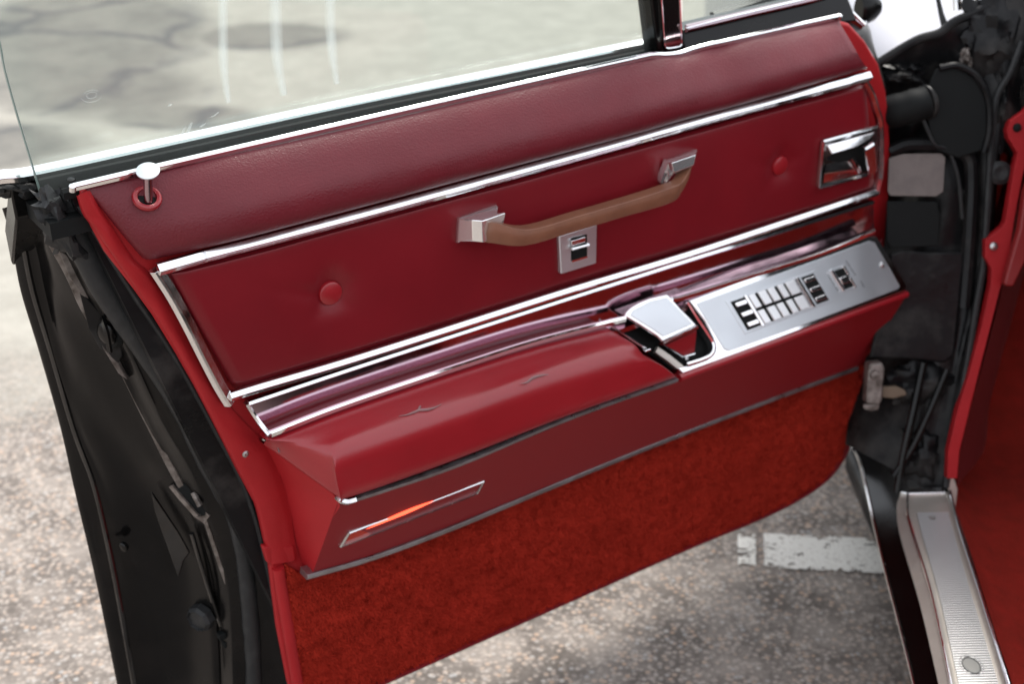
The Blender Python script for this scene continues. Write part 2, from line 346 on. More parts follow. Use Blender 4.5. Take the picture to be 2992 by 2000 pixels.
# ---- door shell: jamb at the latch end, outer skin, top and bottom edges (black steel)
YS = [575, 700, 850, 1030, 1250, 1450, 1700, 2080]
J = [ (-.006, [(238, 575), (303, 700), (395, 850), (515, 1030), (638, 1250), (733, 1450), (796, 1700), (868, 2080)]),
      (-.024, [(228, 578), (290, 700), (378, 850), (496, 1030), (618, 1250), (714, 1450), (780, 1700), (852, 2080)]),
      (-.034, [(224, 578), (286, 700), (373, 850), (490, 1030), (612, 1250), (708, 1450), (775, 1700), (846, 2080)]),
      (-.052, [(150, 585), (215, 700), (292, 850), (398, 1030), (505, 1250), (615, 1450), (680, 1700), (700, 2080)]),
      (-.056, [(143, 588), (196, 700), (270, 850), (375, 1030), (480, 1250), (590, 1450), (660, 1700), (680, 2080)]),
      (-.078, [(128, 595), (172, 700), (240, 850), (345, 1030), (445, 1250), (545, 1450), (625, 1700), (650, 2080)]),
      (-.082, [(122, 597), (163, 700), (226, 850), (318, 1030), (428, 1250), (525, 1450), (612, 1700), (640, 2080)]),
      (-.112, [(100, 600), (126, 700), (172, 850), (235, 1030), (335, 1250), (455, 1450), (540, 1700), (585, 2080)]),
      (-.138, [(84, 602), (104, 700), (140, 850), (180, 1030), (250, 1250), (345, 1450), (440, 1700), (520, 2080)]),
      (-.146, [(74, 604), (92, 700), (126, 850), (162, 1030), (228, 1250), (300, 1450), (385, 1700), (470, 2080)]),
      (-.150, [(38, 606), (62, 700), (88, 850), (140, 1030), (208, 1250), (262, 1450), (322, 1700), (405, 2080)]),
      (-.158, [(10, 608), (34, 690), (63, 850), (118, 1030), (180, 1250), (225, 1450), (284, 1700), (362, 2080)]),
      (-.164, [(6, 610), (30, 690), (60, 850), (114, 1030), (176, 1250), (221, 1450), (280, 1700), (357, 2080)]) ]
rows = [[P(x, y, n) for x, y in pts] for n, pts in J]
g1 = grid_pts(rows, 6, 3)
for i, r in enumerate(g1):                                          # small unevenness of pressed steel
    for j, p in enumerate(r):
        k = mnoise.noise(Vector((i * .35, j * .16, 3))) * .0022
        if 2 < i < len(g1) - 5: r[j] = p + N * k - U * k
# outer skin behind, ends and bottom
skin = g1[-1]; g1 += [[p + U * .02 - N * .006 for p in skin], [p + U * (1.28 - uz(p)[0]) - N * .006 for p in skin], [p + U * (1.28 - uz(p)[0]) + N * .13 for p in skin]]
door = link('door', grid_mesh('door', g1), M_blackp, car, angle=50)
door['label'] = 'open black front door, seen from its red trimmed inner side'
tp = D(0, 0, 0)
poly('door_top_edge', [D(-.045, -.096, .970), D(1.285, -.096, .970), D(1.285, -.165, .885), D(-.045, -.165, .885)], M_blackp, door, -ZU * .05, bevel=.003)
poly('window_slot', [D(-.03, -.008, .94), D(1.28, -.008, .94), D(1.28, -.101, .94), D(-.03, -.101, .94)], M_dark, door, -ZU * .02)
poly('inner_panel_steel', [D(.0, -.012, .965), D(.24, -.012, .10), D(1.14, -.012, .10), D(1.25, -.012, .16), D(1.29, -.012, .5), D(1.29, -.012, .9), D(1.24, -.012, .965)], M_blackd, door, -N * .02)

# rubber weatherstrip along the jamb, torn at its top end
wp = [(185, 590), (228, 690), (300, 830), (372, 940), (446, 1045), (505, 1135), (560, 1235), (608, 1340), (652, 1420), (690, 1500), (709, 1600), (722, 1700), (734, 1830), (740, 1930), (742, 2080)]
pts = cr([P(x, y, -.047) for x, y in wp], 6)
rd = [.0150 + .0012 * mnoise.noise(Vector((i * .3, 0, 0))) - (.004 if i > 50 else 0) * min(1, (i - 50) / 10) for i in range(len(pts))]
tube('weatherstrip', pts, .016, M_rubber, door, n=16, rads=rd, flat=1.15)
tube('seal_bead', cr([P(x, y, -.012) for x, y in [(232, 600), (298, 712), (388, 858), (505, 1035), (627, 1255), (725, 1455), (790, 1700), (858, 2080)]], 6), .0035, M_rubber, door, n=8)
def torn(name, cx, cy, n0, rw, rh, seed):
    v = []; f = []; k = 17
    for i in range(k):
        for j in range(k):
            a, b_ = i / (k - 1) - .5, j / (k - 1) - .5
            h = mnoise.fractal(Vector((a * 3.2 + seed, b_ * 3.2, seed)), 1, 2, 4) * .014
            rr = 1 + .35 * mnoise.noise(Vector((a * 6, b_ * 6, seed + 5)))
            p = P(cx + (a * rw + b_ * rh * .42) * rr, cy + b_ * rh * rr, n0 - 2.2 * (a * a + b_ * b_) * .03) + N * h - U * abs(h)
            v.append(p)
    for i in range(k - 1):
        for j in range(k - 1): f.append((i * k + j, i * k + j + 1, (i + 1) * k + j + 1, (i + 1) * k + j))
    return link(name, raw(name, v, f), M_rubber, door, angle=28)
torn('torn_rubber_end', 196, 645, -.018, 130, 190, 1.3)
torn('torn_rubber_end', 60, 545, -.09, 190, 60, 4.1)
# latch, holes, striker bracket, bump stop, clips
lc = P(322, 968, -.07); la = _n(-U * .8 + N * .45)
latch = lathe('latch', lc - la * .012, la, [(.0, 0), (.024, 0), (.025, .012), (.021, .017), (.0, .017)], M_dark, door, sx=.8)
lathe('latch_rotor', lc + la * .004, la, [(0, 0), (.015, 0), (.016, .005), (.010, .008), (0, .008)], M_blackp, latch, n=8)
bar('latch_claw', cr([lc + la * .010 + ZU * .024 + U * .0, lc + la * .013 + N * .016 + ZU * .01, lc + la * .012 + N * .014 - ZU * .018], 5), [(-.002, -.003), (.002, -.003), (.002, .003), (-.002, .003)], M_blackp, latch, nrm=la)
poly('latch_plate', [P(230, 850, -.0755), P(262, 880, -.072), P(350, 985, -.068), P(356, 1040, -.068), P(345, 1062, -.072), P(290, 1018, -.077), P(258, 960, -.0785)], M_blackd, door, N * -.004 + U * .004, bevel=.001)
for hx, hy in ((487, 1235), (502, 1264)): lathe('drain_hole', P(hx, hy, -.066) - la * .001, la, [(.0075, 0), (.0085, .003), (.006, .003), (.0055, -.006)], M_dark, door, n=16)
sb = [P(500, 1420, -.085), P(528, 1455, -.075), P(575, 1508, -.062), P(594, 1518, -.062), P(608, 1502, -.056)]
bar('striker_bracket', sb, [(-.0015, -.004), (.0015, -.004), (.0015, .004), (-.0015, .004)], M_grime_sheen, door, nrm=la)
poly('striker_recess', [P(505, 1400, -.082), P(540, 1415, -.074), P(600, 1480, -.058), P(600, 1508, -.058), P(575, 1512, -.062), P(530, 1460, -.074)], M_dark, door, N * -.004 + U * .004)
tube('striker_pin', [P(565, 1440, -.066), P(585, 1480, -.054)], .004, M_grime_sheen, door, n=8)
bc = P(580, 1813, -.088)
lathe('bump_stop', bc - la * .012, la, [(0, 0), (.021, 0), (.021, .012), (.017, .017), (.016, .013), (0, .014)], M_rubber, door, n=8)
for cx_, cy_ in ((648, 1858), (662, 1880)): box('rubber_clip', P(cx_, cy_, -.07), (U, N, ZU), (.006, .006, .005), M_dark, door)
tube('jamb_lip', cr([P(x, y, -.1505) for x, y in [(66, 700), (96, 850), (150, 1030), (214, 1250), (268, 1400), (308, 1560), (345, 1740), (405, 2080)]], 6), .0045, M_gloss, door, n=10)
tube('jamb_step', cr([P(x, y, -.0765) for x, y in [(560, 1560), (590, 1660), (625, 1770), (665, 1880), (705, 1990), (735, 2080)]], 6), .0036, M_gloss, door, n=10)
poly('jamb_glint', [P(440, 1440, -.098), P(455, 1462, -.096), P(520, 1560, -.09), P(552, 1618, -.088), P(535, 1640, -.09), P(520, 1690, -.094), P(480, 1580, -.1), P(452, 1500, -.1)], M_gloss, door, -la * .004, bevel=.0015)  # glossy plate added to make the highlight on the jamb
for pp in ([(168, 728), (200, 752), (240, 830), (262, 876), (236, 862), (200, 806)], [(296, 1012), (346, 1062), (372, 1112), (345, 1092)]):
    poly('taupe_glint', [P(x, y, -.0735) for x, y in pp], M_grime_sheen, door, N * -.004 + U * .004, bevel=.001)  # pale colour put in for light caught on the jamb edge
for px_, py_ in ((330, 1290), (360, 1600)): lathe('pressed_dimple', P(px_, py_, -.128), la, [(0, -.004), (.007, -.004), (.0072, .0015), (.005, .003), (0, .003)], M_blackp, door, n=14)
# edge of the inner flange, caught light put into its paler colour
bar('jamb_flange', cr([P(x, y, n) for x, y, n in [(150, 700, -.081), (205, 800, -.083), (250, 900, -.083), (305, 990, -.083), (360, 1080, -.083), (405, 1170, -.083), (455, 1270, -.082), (500, 1360, -.08), (535, 1425, -.078)]], 5),
    [(-.003, -.006), (.001, -.006), (.0035, .001), (.001, .006), (-.003, .006)], M_grime_sheen, door)
bar('jamb_flange', cr([P(x, y, n) for x, y, n in [(600, 1520, -.062), (640, 1640, -.06), (680, 1760, -.058), (705, 1850, -.056), (716, 1905, -.054)]], 5),
    [(-.002, -.003), (.001, -.003), (.0025, .001), (.001, .003), (-.002, .003)], M_grime_sheen, door)

# ---- red trim panel behind everything, puffed edge flap on the latch side
out = [(236, 558), (262, 650), (310, 740), (392, 845), (450, 925), (520, 1040), (590, 1165), (662, 1305), (705, 1395), (750, 1480), (776, 1580), (790, 1660), (812, 1836), (844, 2000), (880, 2105),
       (1116, 2000), (1560, 1803), (1992, 1612), (2237, 1510), (2349, 1452), (2416, 1403), (2456, 1354), (2482, 1297), (2507, 1186), (2530, 1060), (2552, 950), (2578, 800), (2590, 690), (2600, 558), (2603, 446), (2600, 357), (2591, 268), (2569, 187), (2530, 120), (2484, 69), (2440, 57), (1500, 262)]
poly('trim_panel', [P(x, y, .003) for x, y in out], M_edge, door, -N * .014, bevel=.0055, seg=3)
fl_o = [(224, 572), (240, 622), (262, 655), (318, 735), (388, 837), (446, 918), (513, 1029), (580, 1154), (652, 1296), (694, 1380), (740, 1466), (766, 1568), (784, 1652)]
fl_i = [(262, 556), (300, 620), (345, 690), (392, 760), (437, 800), (500, 900), (560, 1010), (620, 1120), (690, 1210), (775, 1300), (822, 1400), (850, 1505), (868, 1640)]
rws = []
for f_, n_ in ((0, -.016), (.0, -.004), (.10, .006), (.4, .0095), (.75, .0085), (1, .005)):
    rws.append([P(lerp(a[0], b_[0], f_), lerp(a[1], b_[1], f_), n_) for a, b_ in zip(fl_o, fl_i)])
fg = grid_pts(rws, 5, 4)
for i, r in enumerate(fg):
    for j, p in enumerate(r): r[j] = p + N * .0016 * mnoise.noise(Vector((i * .22, j * .22, 9)))
fl = link('edge_flap', grid_mesh('edge_flap', fg), M_edge, door)
poly('edge_flap_hem', [P(784, 1652, .006), P(768, 1600, .008), P(860, 1595, .0095), P(868, 1640, .0095), P(850, 1648, .0095)], M_edge, door, -N * .012, bevel=.003)
lathe('trim_screw', P(717, 1327, .0085), N, [(0, 0), (.0052, 0), (.0048, .0016), (.002, .0028), (0, .0022)], M_steel, door, n=16)
tube('edge_piping', cr([P(x, y, .006) for x, y in [(812, 1660), (838, 1820), (868, 1990), (885, 2080)]], 6), .009, M_edge, door, n=12)

# ---- upper pad with grain and rounded lower roll
top = [(262, 548), (620, 461), (1000, 376), (1450, 272), (1893, 171), (1990, 160), (2120, 126), (2300, 88), (2447, 56)]
bot = [(440, 760), (700, 700), (1000, 620), (1450, 500), (1850, 393), (1992, 352), (2150, 310), (2350, 253), (2534, 200)]
prof = [(0, -.012), (.0, .001), (.04, .010), (.22, .026), (.45, .041), (.66, .052), (.82, .055), (.92, .053), (.985, .045), (1.0, .036), (.985, .024), (.98, .0)]
rws = []
for f_, n_ in prof:
    row = []
    for k, (a, b_) in enumerate(zip(top, bot)):
        e = n_ * (.42 if k == 0 else .8 if k == 8 else 1)
        row.append(P(lerp(a[0], b_[0], f_), lerp(a[1], b_[1], f_), max(e, min(n_, .004))))
    rws.append(row)
# round the two ends back into the panel
fg = grid_pts(rws, 10, 4)
nr, nc = len(fg), len(fg[0])
for i, r in enumerate(fg):
    for j, p in enumerate(r):
        u_ = j / (nc - 1); w_ = 3.2 * mnoise.noise(Vector((u_ * 5, i * .06, 2))) * .001 - .006 * math.exp(-((u_ - .74) / .035) ** 2) * math.exp(-((i / nr - .25) / .3) ** 2)
        if i > 4 and i < nr - 8: r[j] = p + N * w_
ends = [[p - N * ((p - O).dot(N) + .004) + U * s * q for p, in zip(c)] for s, q, c in ((-1, .006, [r[0] for r in fg]), (1, .006, [r[-1] for r in fg]))]
mids = [[p - N * ((p - O).dot(N)) * .35 + U * s * .0045 for p in c] for s, c in ((-1, [r[0] for r in fg]), (1, [r[-1] for r in fg]))]
fg = [[ends[0][i], mids[0][i]] + r + [mids[1][i], ends[1][i]] for i, r in enumerate(fg)]
pad = link('upper_pad', grid_mesh('upper_pad', fg), M_pad, door, angle=60)
pad['label'] = 'grained dark red vinyl pad under the window sill'

# ---- middle panel, padded, with two dimpled buttons
mt = [(487, 789), (760, 722), (1000, 656), (1400, 548), (1800, 440), (2150, 343), (2400, 275), (2538, 238)]
mb = [(690, 1142), (870, 1088), (1090, 1022), (1400, 924), (1780, 802), (2150, 688), (2400, 612), (2566, 555)]
prof = [(0, .002), (.0, .012), (.035, .021), (.10, .0255), (.5, .028), (.9, .0255), (.965, .020), (1, .011), (1, .0)]
rws = [[P(lerp(a[0], b_[0], f_), lerp(a[1], b_[1], f_), n_) for a, b_ in zip(mt, mb)] for f_, n_ in prof]
fg = grid_pts(rws, 26, 9); nc = len(fg[0])
bts = [(P(962, 855, .018), .0155), (P(2275, 483, .018), .0145)]
for i, r in enumerate(fg):
    for j, p in enumerate(r):
        d = 0
        for bc_, rr in bts:
            q = (p - bc_); q = q - N * q.dot(N); L_ = np.linalg.norm(q)
            qu, qz = q.dot(U), q[2]
            th = math.atan2(qz, qu); d += .0115 * math.exp(-(L_ / .024) ** 2) + .0040 * math.exp(-(L_ / .065) ** 2) + .0011 * math.sin(th * 5 + 1.3 * math.sin(th * 2)) * math.exp(-((L_ - .030) / .016) ** 2)
            d += .0022 * math.exp(-((qu * .35 + qz * .94) / .006) ** 2) * math.exp(-((qu + .05) / .035) ** 2)
        d -= .0012 * mnoise.noise(Vector((uz(p)[0] * 9, p[2] * 9, 1)))
        e = min(j, nc - 1 - j)
        if e == 0: d += .012
        elif e < 4: d += .003 * (4 - e) / 3
        if 0 < i < len(fg) - 1: r[j] = p - N * d
link('middle_panel', grid_mesh('middle_panel', fg), M_vinyl, door, angle=60)
for (bc_, rr), (bx, by) in zip(bts, ((962, 855), (2275, 483))):
    rr *= 1.08; lathe('upholstery_button', P(bx, by, .0145), N, [(0, 0), (rr * .98, 0), (rr, .003), (rr * .94, .0052), (rr * .8, .0064), (0, .0068)], M_arm, door, n=32)

# ---- bright mouldings
VEE = [(-.006, .0066), (.0008, .0070), (.0072, -.0006), (.0066, -.0018), (.0030, -.0074), (-.006, -.0074)]
# belt moulding along the window sill
bm_ = cr([P(x, y, .004) for x, y in [(214, 549), (600, 458), (1000, 366), (1450, 264), (1850, 174), (1905, 163), (1945, 163), (1986, 158), (2022, 146), (2075, 132), (2123, 122), (2300, 82), (2450, 49)]], 5)
nb = len(bm_)
bar('belt_moulding', bm_, [(-.002, .0045), (.0035, .0038), (.0052, .0022), (.0052, -.0022), (.0035, -.0038), (-.002, -.0045)], M_chrome, door, nrm=_n(N * .45 + ZU), bevel=.0006)
for x, y in ((212, 549), (2452, 48)): lathe('moulding_end', P(x, y, .006), _n(N * .45 + ZU), [(0, -.004), (.0043, -.004), (.004, .003), (.002, .0045), (0, .0046)], M_chrome, door, n=16)
# upper trim moulding, with end pieces
def vee(name, pix, n_, m=M_chrome, prof=VEE, s=5): return bar(name, cr([P(x, y, n_) for x, y in pix], s), prof, m, door, bevel=.0004)
vee('upper_moulding', [(600, 748), (1000, 643), (1450, 520), (1850, 408), (2200, 312), (2474, 240)], .033)
vee('moulding_joint', [(592, 750), (600, 748)], .032, M_chrome2)
bar('corner_moulding', [P(462, 788, .032), P(594, 750, .032)], VEE, M_chrome, door, bevel=.0004)
vee('upper_moulding_end', [(2474, 240), (2500, 231), (2541, 221)], .0335)
lf = [(455, 786), (505, 865), (552, 952), (598, 1044), (640, 1125), (672, 1178)]
bar('side_moulding', cr([P(x, y, .022) for x, y in lf], 5), [(-.006, -.0075), (.0005, -.0085), (.0075, -.0045), (.0078, -.001), (.002, .008), (-.006, .008)], M_chrome2, door, bevel=.0004)
LOW = [(-.006, .0052), (.0012, .0056), (.0064, .0002), (.0060, -.0008), (.0028, -.0060), (-.006, -.0060)]
vee('lower_moulding', [(762, 1132), (1000, 1062), (1312, 963), (1670, 848), (2000, 748), (2260, 662), (2500, 582)], .026, M_chrome, LOW)
vee('lower_moulding_end', [(672, 1160), (700, 1151), (762, 1132)], .0255, M_chrome, LOW)
vee('lower_moulding_end', [(2500, 582), (2535, 570), (2564, 560)], .0265, M_chrome2, LOW)
bar('front_moulding', cr([P(x, y, .026) for x, y in [(2526, 238), (2546, 275), (2560, 320), (2570, 352), (2573, 400), (2572, 470), (2570, 515), (2562, 556)]], 5), [(-.004, -.006), (.003, -.005), (.006, 0), (.003, .005), (-.004, .006)], M_chrome2, door)

# ---- concave bright channel between lower moulding and armrest
Dp = [(727, 1182), (1000, 1090), (1312, 988), (1562, 907), (2000, 766), (2206, 702), (2552, 592)]
Ep = [(790, 1268), (1000, 1188), (1357, 1067), (1580, 995), (2000, 868), (2260, 782), (2556, 668)]
ct_, cb2 = [[uz(P(x, y, .025)) for x, y in (q0, q1)] for q0, q1 in ((Dp[0], Dp[-1]), (Ep[0], Ep[-1]))]
rws = [[D(lerp(e[0][0], e[1][0], k_ / 6), n_, lerp(e[0][1], e[1][1], k_ / 6) + dz) for k_ in range(7)] for e, n_, dz in
       ((ct_, .006, .002), (ct_, .0250, .002), ([tuple(lerp(np.array(a_), np.array(b_), .5)) for a_, b_ in zip(ct_, cb2)], .0242, 0), (cb2, .0250, -.010), (cb2, .044, -.012), (cb2, .044, -.02))]
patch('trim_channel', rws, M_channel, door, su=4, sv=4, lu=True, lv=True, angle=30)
bar('channel_upper_moulding', cr([P(x, y, .028) for x, y in Dp], 5), [(-.006, .0035), (.001, .0035), (.003, 0), (.001, -.0025), (-.006, -.0025)], M_chrome, door)
bar('channel_lower_moulding', cr([P(x, y, .0475) for x, y in [(790, 1266), (1000, 1184), (1357, 1063), (1580, 992), (1826, 929)]], 5), [(-.006, .0038), (.0005, .0042), (.0026, 0), (.0018, -.0036), (-.004, -.0045)], M_chrome, door, nrm=_n(N * .35 + ZU))
bar('channel_end_moulding', cr([P(x, y, n) for x, y, n in [(722, 1180, .026), (742, 1212, .026), (766, 1245, .034), (788, 1272, .046)]], 5), [(-.008, -.003), (.002, -.003), (.0035, 0), (.002, .0025), (-.008, .0025)], M_chrome2, door)

# ---- armrest: red padded body, chrome lower edge
key = [0, 1, 2, 3, 4, 5]
A0 = [(776, 1284), (800, 1277), (1000, 1197), (1357, 1076), (1580, 1006), (1765, 958)]
A1 = [(776, 1290), (900, 1292), (1060, 1240), (1400, 1125), (1650, 1040), (1825, 992)]
A2 = [(774, 1294), (936, 1312), (1030, 1287), (1334, 1184), (1594, 1090), (1858, 1014)]
A3 = [(772, 1296), (956, 1344), (1012, 1338), (1320, 1228), (1598, 1130), (1884, 1044)]
A4 = [(770, 1298), (972, 1390), (1012, 1392), (1316, 1285), (1640, 1165), (1935, 1072)]
A5 = [(768, 1298), (984, 1450), (1020, 1455), (1312, 1352), (1670, 1212), (1976, 1104)]
nn_ = [(.040, .044, .044, .044, .044, .044), (.038, .070, .078, .078, .078, .078), (.034, .085, .095, .095, .095, .094), (.030, .094, .1055, .1055, .1055, .1035), (.026, .099, .109, .109, .109, .107), (.020, .100, .108, .108, .108, .106)]
rws = [[P(p[0], p[1], q) for p, q in zip(a, n_)] for a, n_ in zip((A0, A1, A2, A3, A4, A5), nn_)]
rws = [[p - N * .02 for p in rws[0]]] + rws + [[p - N * .03 for p in rws[-1]]]
g = []
for r in rws:                                                       # left key column straight, rest smooth
    a = cr(r[:3], 8, True)[:-1] if False else cr(r, 8); g.append(a)
cols = [cr([r[j] for r in g], 5) for j in range(len(g[0]))]
fg = [[cols[j][i] for j in range(len(cols))] for i in range(len(cols[0]))]
fg = [r + [r[-1] + U * .002 - N * .004, r[-1] - N * .03 + U * .002] for r in fg]
arm = link('armrest', grid_mesh('armrest', fg), M_arm, door, angle=60)
arm['label'] = 'red vinyl armrest with two small splits in its top'
# two splits in the vinyl
M_crack = mat('split edge', (.33, .20, .20), .8); M_crackd = mat('split gap', (.06, .01, .012), .8)
topn = plane(P(1000, 1200, .045), P(1580, 1010, .045), P(1330, 1180, .096))
for pix in ([(1165, 1217), (1190, 1213), (1215, 1204), (1226, 1200), (1250, 1198), (1270, 1192), (1290, 1182)], [(1222, 1201), (1226, 1193), (1230, 1186)],
            [(1520, 1122), (1540, 1118), (1556, 1106), (1580, 1098), (1604, 1095)]):
    pth = cr([PP(x, y, topn, .0006) for x, y in pix], 3)
    k = len(pth); g = sweep_pts(pth, [(-.002, -.0009), (.0014, -.0013), (.0002, 0), (.0014, .0013), (-.002, .0009)], topn[1])
    g = [[lerp(pth[i], q, max(.15, math.sin(math.pi * (i + .4) / k))) for q in r] for i, r in enumerate(g)]
    link('vinyl_split', grid_mesh('vinyl_split', [list(r) for r in zip(*g)], wrap=True, caps=True), M_crack, arm)

bar('armrest_edge_moulding', cr([P(x, y, .108) for x, y in [(1040, 1462), (1127, 1434), (1349, 1357), (1670, 1222), (1979, 1112)]], 5), [(-.008, .003), (.0028, .0030), (.0022, -.0004), (-.0002, -.0034), (-.008, -.0035)], M_dull, door)
bar('armrest_edge_corner', cr([P(x, y, n) for x, y, n in [(1040, 1462, .108), (1016, 1468, .108), (998, 1464, .104), (984, 1453, .094)]], 5), [(-.008, .002), (.001, .0038), (.0034, .0006), (.001, -.004), (-.008, -.004)], M_chrome2, door)
bar('armrest_end_moulding', cr([P(x, y, n) for x, y, n in [(984, 1453, .094), (930, 1400, .070), (860, 1345, .046), (800, 1302, .028), (768, 1283, .02)]], 5), [(-.004, .0014), (.0008, .0016), (.0016, 0), (.0008, -.0014), (-.004, -.0014)], M_chrome2, door)

# ---- painted housing below the armrest: end face and fascia
Fl = [(990, 1462), (1127, 1440), (1349, 1362), (1670, 1228), (1985, 1112), (2120, 1056), (2330, 980), (2652, 858)]
Gl = [(912, 1680), (1080, 1628), (1300, 1545), (1600, 1428), (1900, 1308), (2060, 1246), (2260, 1166), (2501, 1078)]
nF = [.100] + [.103] * 7; fas = []
for f_ in (0, .25, .5, .75, 1):
    fas.append([P(lerp(a[0], b_[0], f_), lerp(a[1], b_[1], f_), lerp(q, .036, f_)) for a, b_, q in zip(Fl, Gl, nF)])
fas = [[p - N * .02 for p in fas[0]]] + fas + [[p - N * .034 for p in fas[-1]]]
SL = [(1019, 1556), (1412, 1405), (1393, 1441), (994, 1597)]       # reflector slot corners
fg = grid_pts(fas, 8, 2, lu=True, lv=True)
endl = [(768, 1284), (777, 1309), (800, 1355), (826, 1412), (848, 1501), (862, 1577), (876, 1630), (893, 1682)]
endr = [(768, 1284), (800, 1305), (880, 1372), (990, 1462), (972, 1515), (950, 1575), (930, 1632), (912, 1682)]
nr_ = [.006, .026, .055, .100, .084, .067, .050, .036]
rE = [[lerp(P(a[0], a[1], .004), P(b_[0], b_[1], q), f_) for a, b_, q in zip(endl, endr, nr_)] for f_ in (0, .33, .66, 1)]
hs_ = link('armrest_housing', grid_mesh('armrest_housing', fg), M_house, door, angle=40, smooth=True)
eo = link('housing_end_face', grid_mesh('housing_end_face', grid_pts(rE, 3, 2)), M_edge, door, angle=60)
# right-hand end of the housing
patch('housing_front_end', [[P(2652, 858, .103), P(2600, 940, .08), P(2550, 1020, .055), P(2501, 1078, .036)], [P(2652, 858, .103) - N * .1 + U * .01, P(2600, 940, .08) - N * .08 + U * .01, P(2550, 1020, .055) - N * .052 + U * .01, P(2501, 1078, .036) - N * .034 + U * .01]], M_house, door, su=3, sv=3, lu=True, lv=True)
bar('housing_lower_moulding', cr([P(x, y, .037) for x, y in [(896, 1687), (1080, 1634), (1300, 1553), (1500, 1470), (1750, 1366), (2000, 1266), (2260, 1166), (2503, 1076)]], 5), [(-.02, .0048), (.0034, .0046), (.0042, .002), (.0034, -.002), (.0, -.0056), (-.02, -.0056)], M_dull, door, bevel=.0004)
# red reflector in its bright framed slot, hot reflection put in as a glow
fp = plane(fas[2][0], fas[2][4], fas[4][2])
if fp[1].dot(N) < 0: fp = (fp[0], -fp[1])
c4 = [PP(x, y, fp, .0012) for x, y in SL]
lens = poly('reflector_lens', c4, M_reflector, door, -fp[1] * .004)
for k in range(4):
    a, b_ = c4[k], c4[(k + 1) % 4]
    w_ = .0022 if k in (1, 3) else .0011
    bar('reflector_bezel', [a, b_], [(-.003, -w_), (.0026, -w_), (.0032, 0), (.0015, w_), (-.003, w_)], M_chrome2, lens, nrm=fp[1])
bpth = cr([PP(x, y, fp, .0016) for x, y in [(1070, 1548), (1120, 1522), (1180, 1496), (1235, 1474), (1300, 1450)]], 6); nb = len(bpth)
tube('reflection_glow', bpth, .004, M_glow, lens, n=10, rads=[max(.0003, .0046 * math.sin(math.pi * i / (nb - 1)) ** .8) for i in range(nb)])

# ---- carpeted lower panel
cp = [(834, 1650), (893, 1690), (1080, 1640), (1300, 1558), (1600, 1435), (1900, 1315), (2260, 1173), (2500, 1082), (2524, 1064),
      (2503, 1186), (2478, 1294), (2452, 1348), (2413, 1396), (2346, 1445), (2234, 1503), (1992, 1603), (1560, 1795), (1116, 1991), (905, 2080), (868, 1990), (846, 1850)]
carp = poly('carpet_panel', [P(x, y, .010) for x, y in cp], M_carpet, door, -N * .008, bevel=.003)
carp['label'] = 'rust red carpet on the lower part of the door'
tube('carpet_binding', cr([P(x, y, .006) for x, y in [(2524, 1070), (2506, 1186), (2481, 1296), (2455, 1351), (2415, 1400), (2348, 1449), (2236, 1507), (1992, 1609), (1560, 1801), (1116, 1998), (900, 2092)]], 5), .0045, M_vinyl, door, n=8)
cc = np.array([(p - O).dot(U) for p in [P(x, y, .01) for x, y in cp]]); cz = np.array([P(x, y, .01)[2] for x, y in cp])
def inside(u_, z_):
    r = np.zeros(len(u_), bool); j = len(cc) - 1
    for i in range(len(cc)):
        c_ = ((cz[i] > z_) != (cz[j] > z_)) & (u_ < (cc[j] - cc[i]) * (z_ - cz[i]) / (cz[j] - cz[i] + 1e-12) + cc[i]); r ^= c_; j = i
    return r
def tufts(name, uu, vv, O_, A_, B_, N_, parent, m, ln=.007, wd=.0011, droop=.5):
    n = len(uu); base = O_ + uu[:, None] * A_ + vv[:, None] * B_
    ang = rng.uniform(0, math.pi, n); side = np.cos(ang)[:, None] * A_ + np.sin(ang)[:, None] * B_
    l = ln * rng.uniform(.6, 1.25, n); tilt = rng.normal(0, .45, (n, 2))
    clump = np.array([(mnoise.noise(Vector((a * 70, b_ * 70, 0))), mnoise.noise(Vector((a * 70, b_ * 70, 7)))) for a, b_ in zip(uu, vv)]) * 1.2
    tip = base + N_ * l[:, None] + A_ * ((tilt[:, :1] + clump[:, :1]) * l[:, None]) + B_ * ((tilt[:, 1:] + clump[:, 1:] - droop) * l[:, None])
    v = np.stack([base - side * wd, base + side * wd, tip], 1).reshape(-1, 3); f = np.arange(n * 3).reshape(-1, 3)
    me = bpy.data.meshes.new(name); me.from_pydata(v.tolist(), [], f.tolist()); o = link(name, me, m, parent, smooth=False); o['kind'] = 'stuff'; return o
n_ = 150000; uu = rng.uniform(cc.min(), cc.max(), n_); vv = rng.uniform(cz.min(), cz.max(), n_); k_ = inside(uu, vv); uu, vv = uu[k_], vv[k_]
tufts('carpet_pile', uu, vv, D(0, .009, 0), U, ZU, N, carp, M_tuft, ln=.0045, wd=.0013)

# ---- control panel on the armrest's front part
cpl = plane(P(2014, 882, .047), P(2554, 672, .047), P(2650, 842, .103)); CN = cpl[1]
def C(x, y, h=0): return PP(x, y, cpl, h)
cb = poly('control_panel', [C(x, y) for x, y in [(2012, 878), (2200, 806), (2400, 738), (2530, 690), (2562, 690), (2585, 726), (2612, 770), (2651, 836), (2646, 850), (2460, 920), (2250, 1000), (1995, 1094), (1981, 1076), (2015, 1068), (2066, 1050), (2092, 1018), (2084, 985), (2060, 940)]], M_chrome, door, -CN * .022, bevel=.0022, seg=3)
cb['label'] = 'bright control panel with the window switches'
poly('satin_insert', [C(x, y, .0012) for x, y in [(2036, 888), (2230, 816), (2420, 748), (2540, 704), (2556, 708), (2580, 750), (2604, 790), (2630, 838), (2622, 846), (2380, 938), (2130, 1026), (2116, 1020), (2074, 950)]], M_satin, cb, -CN * .002, bevel=.0006)
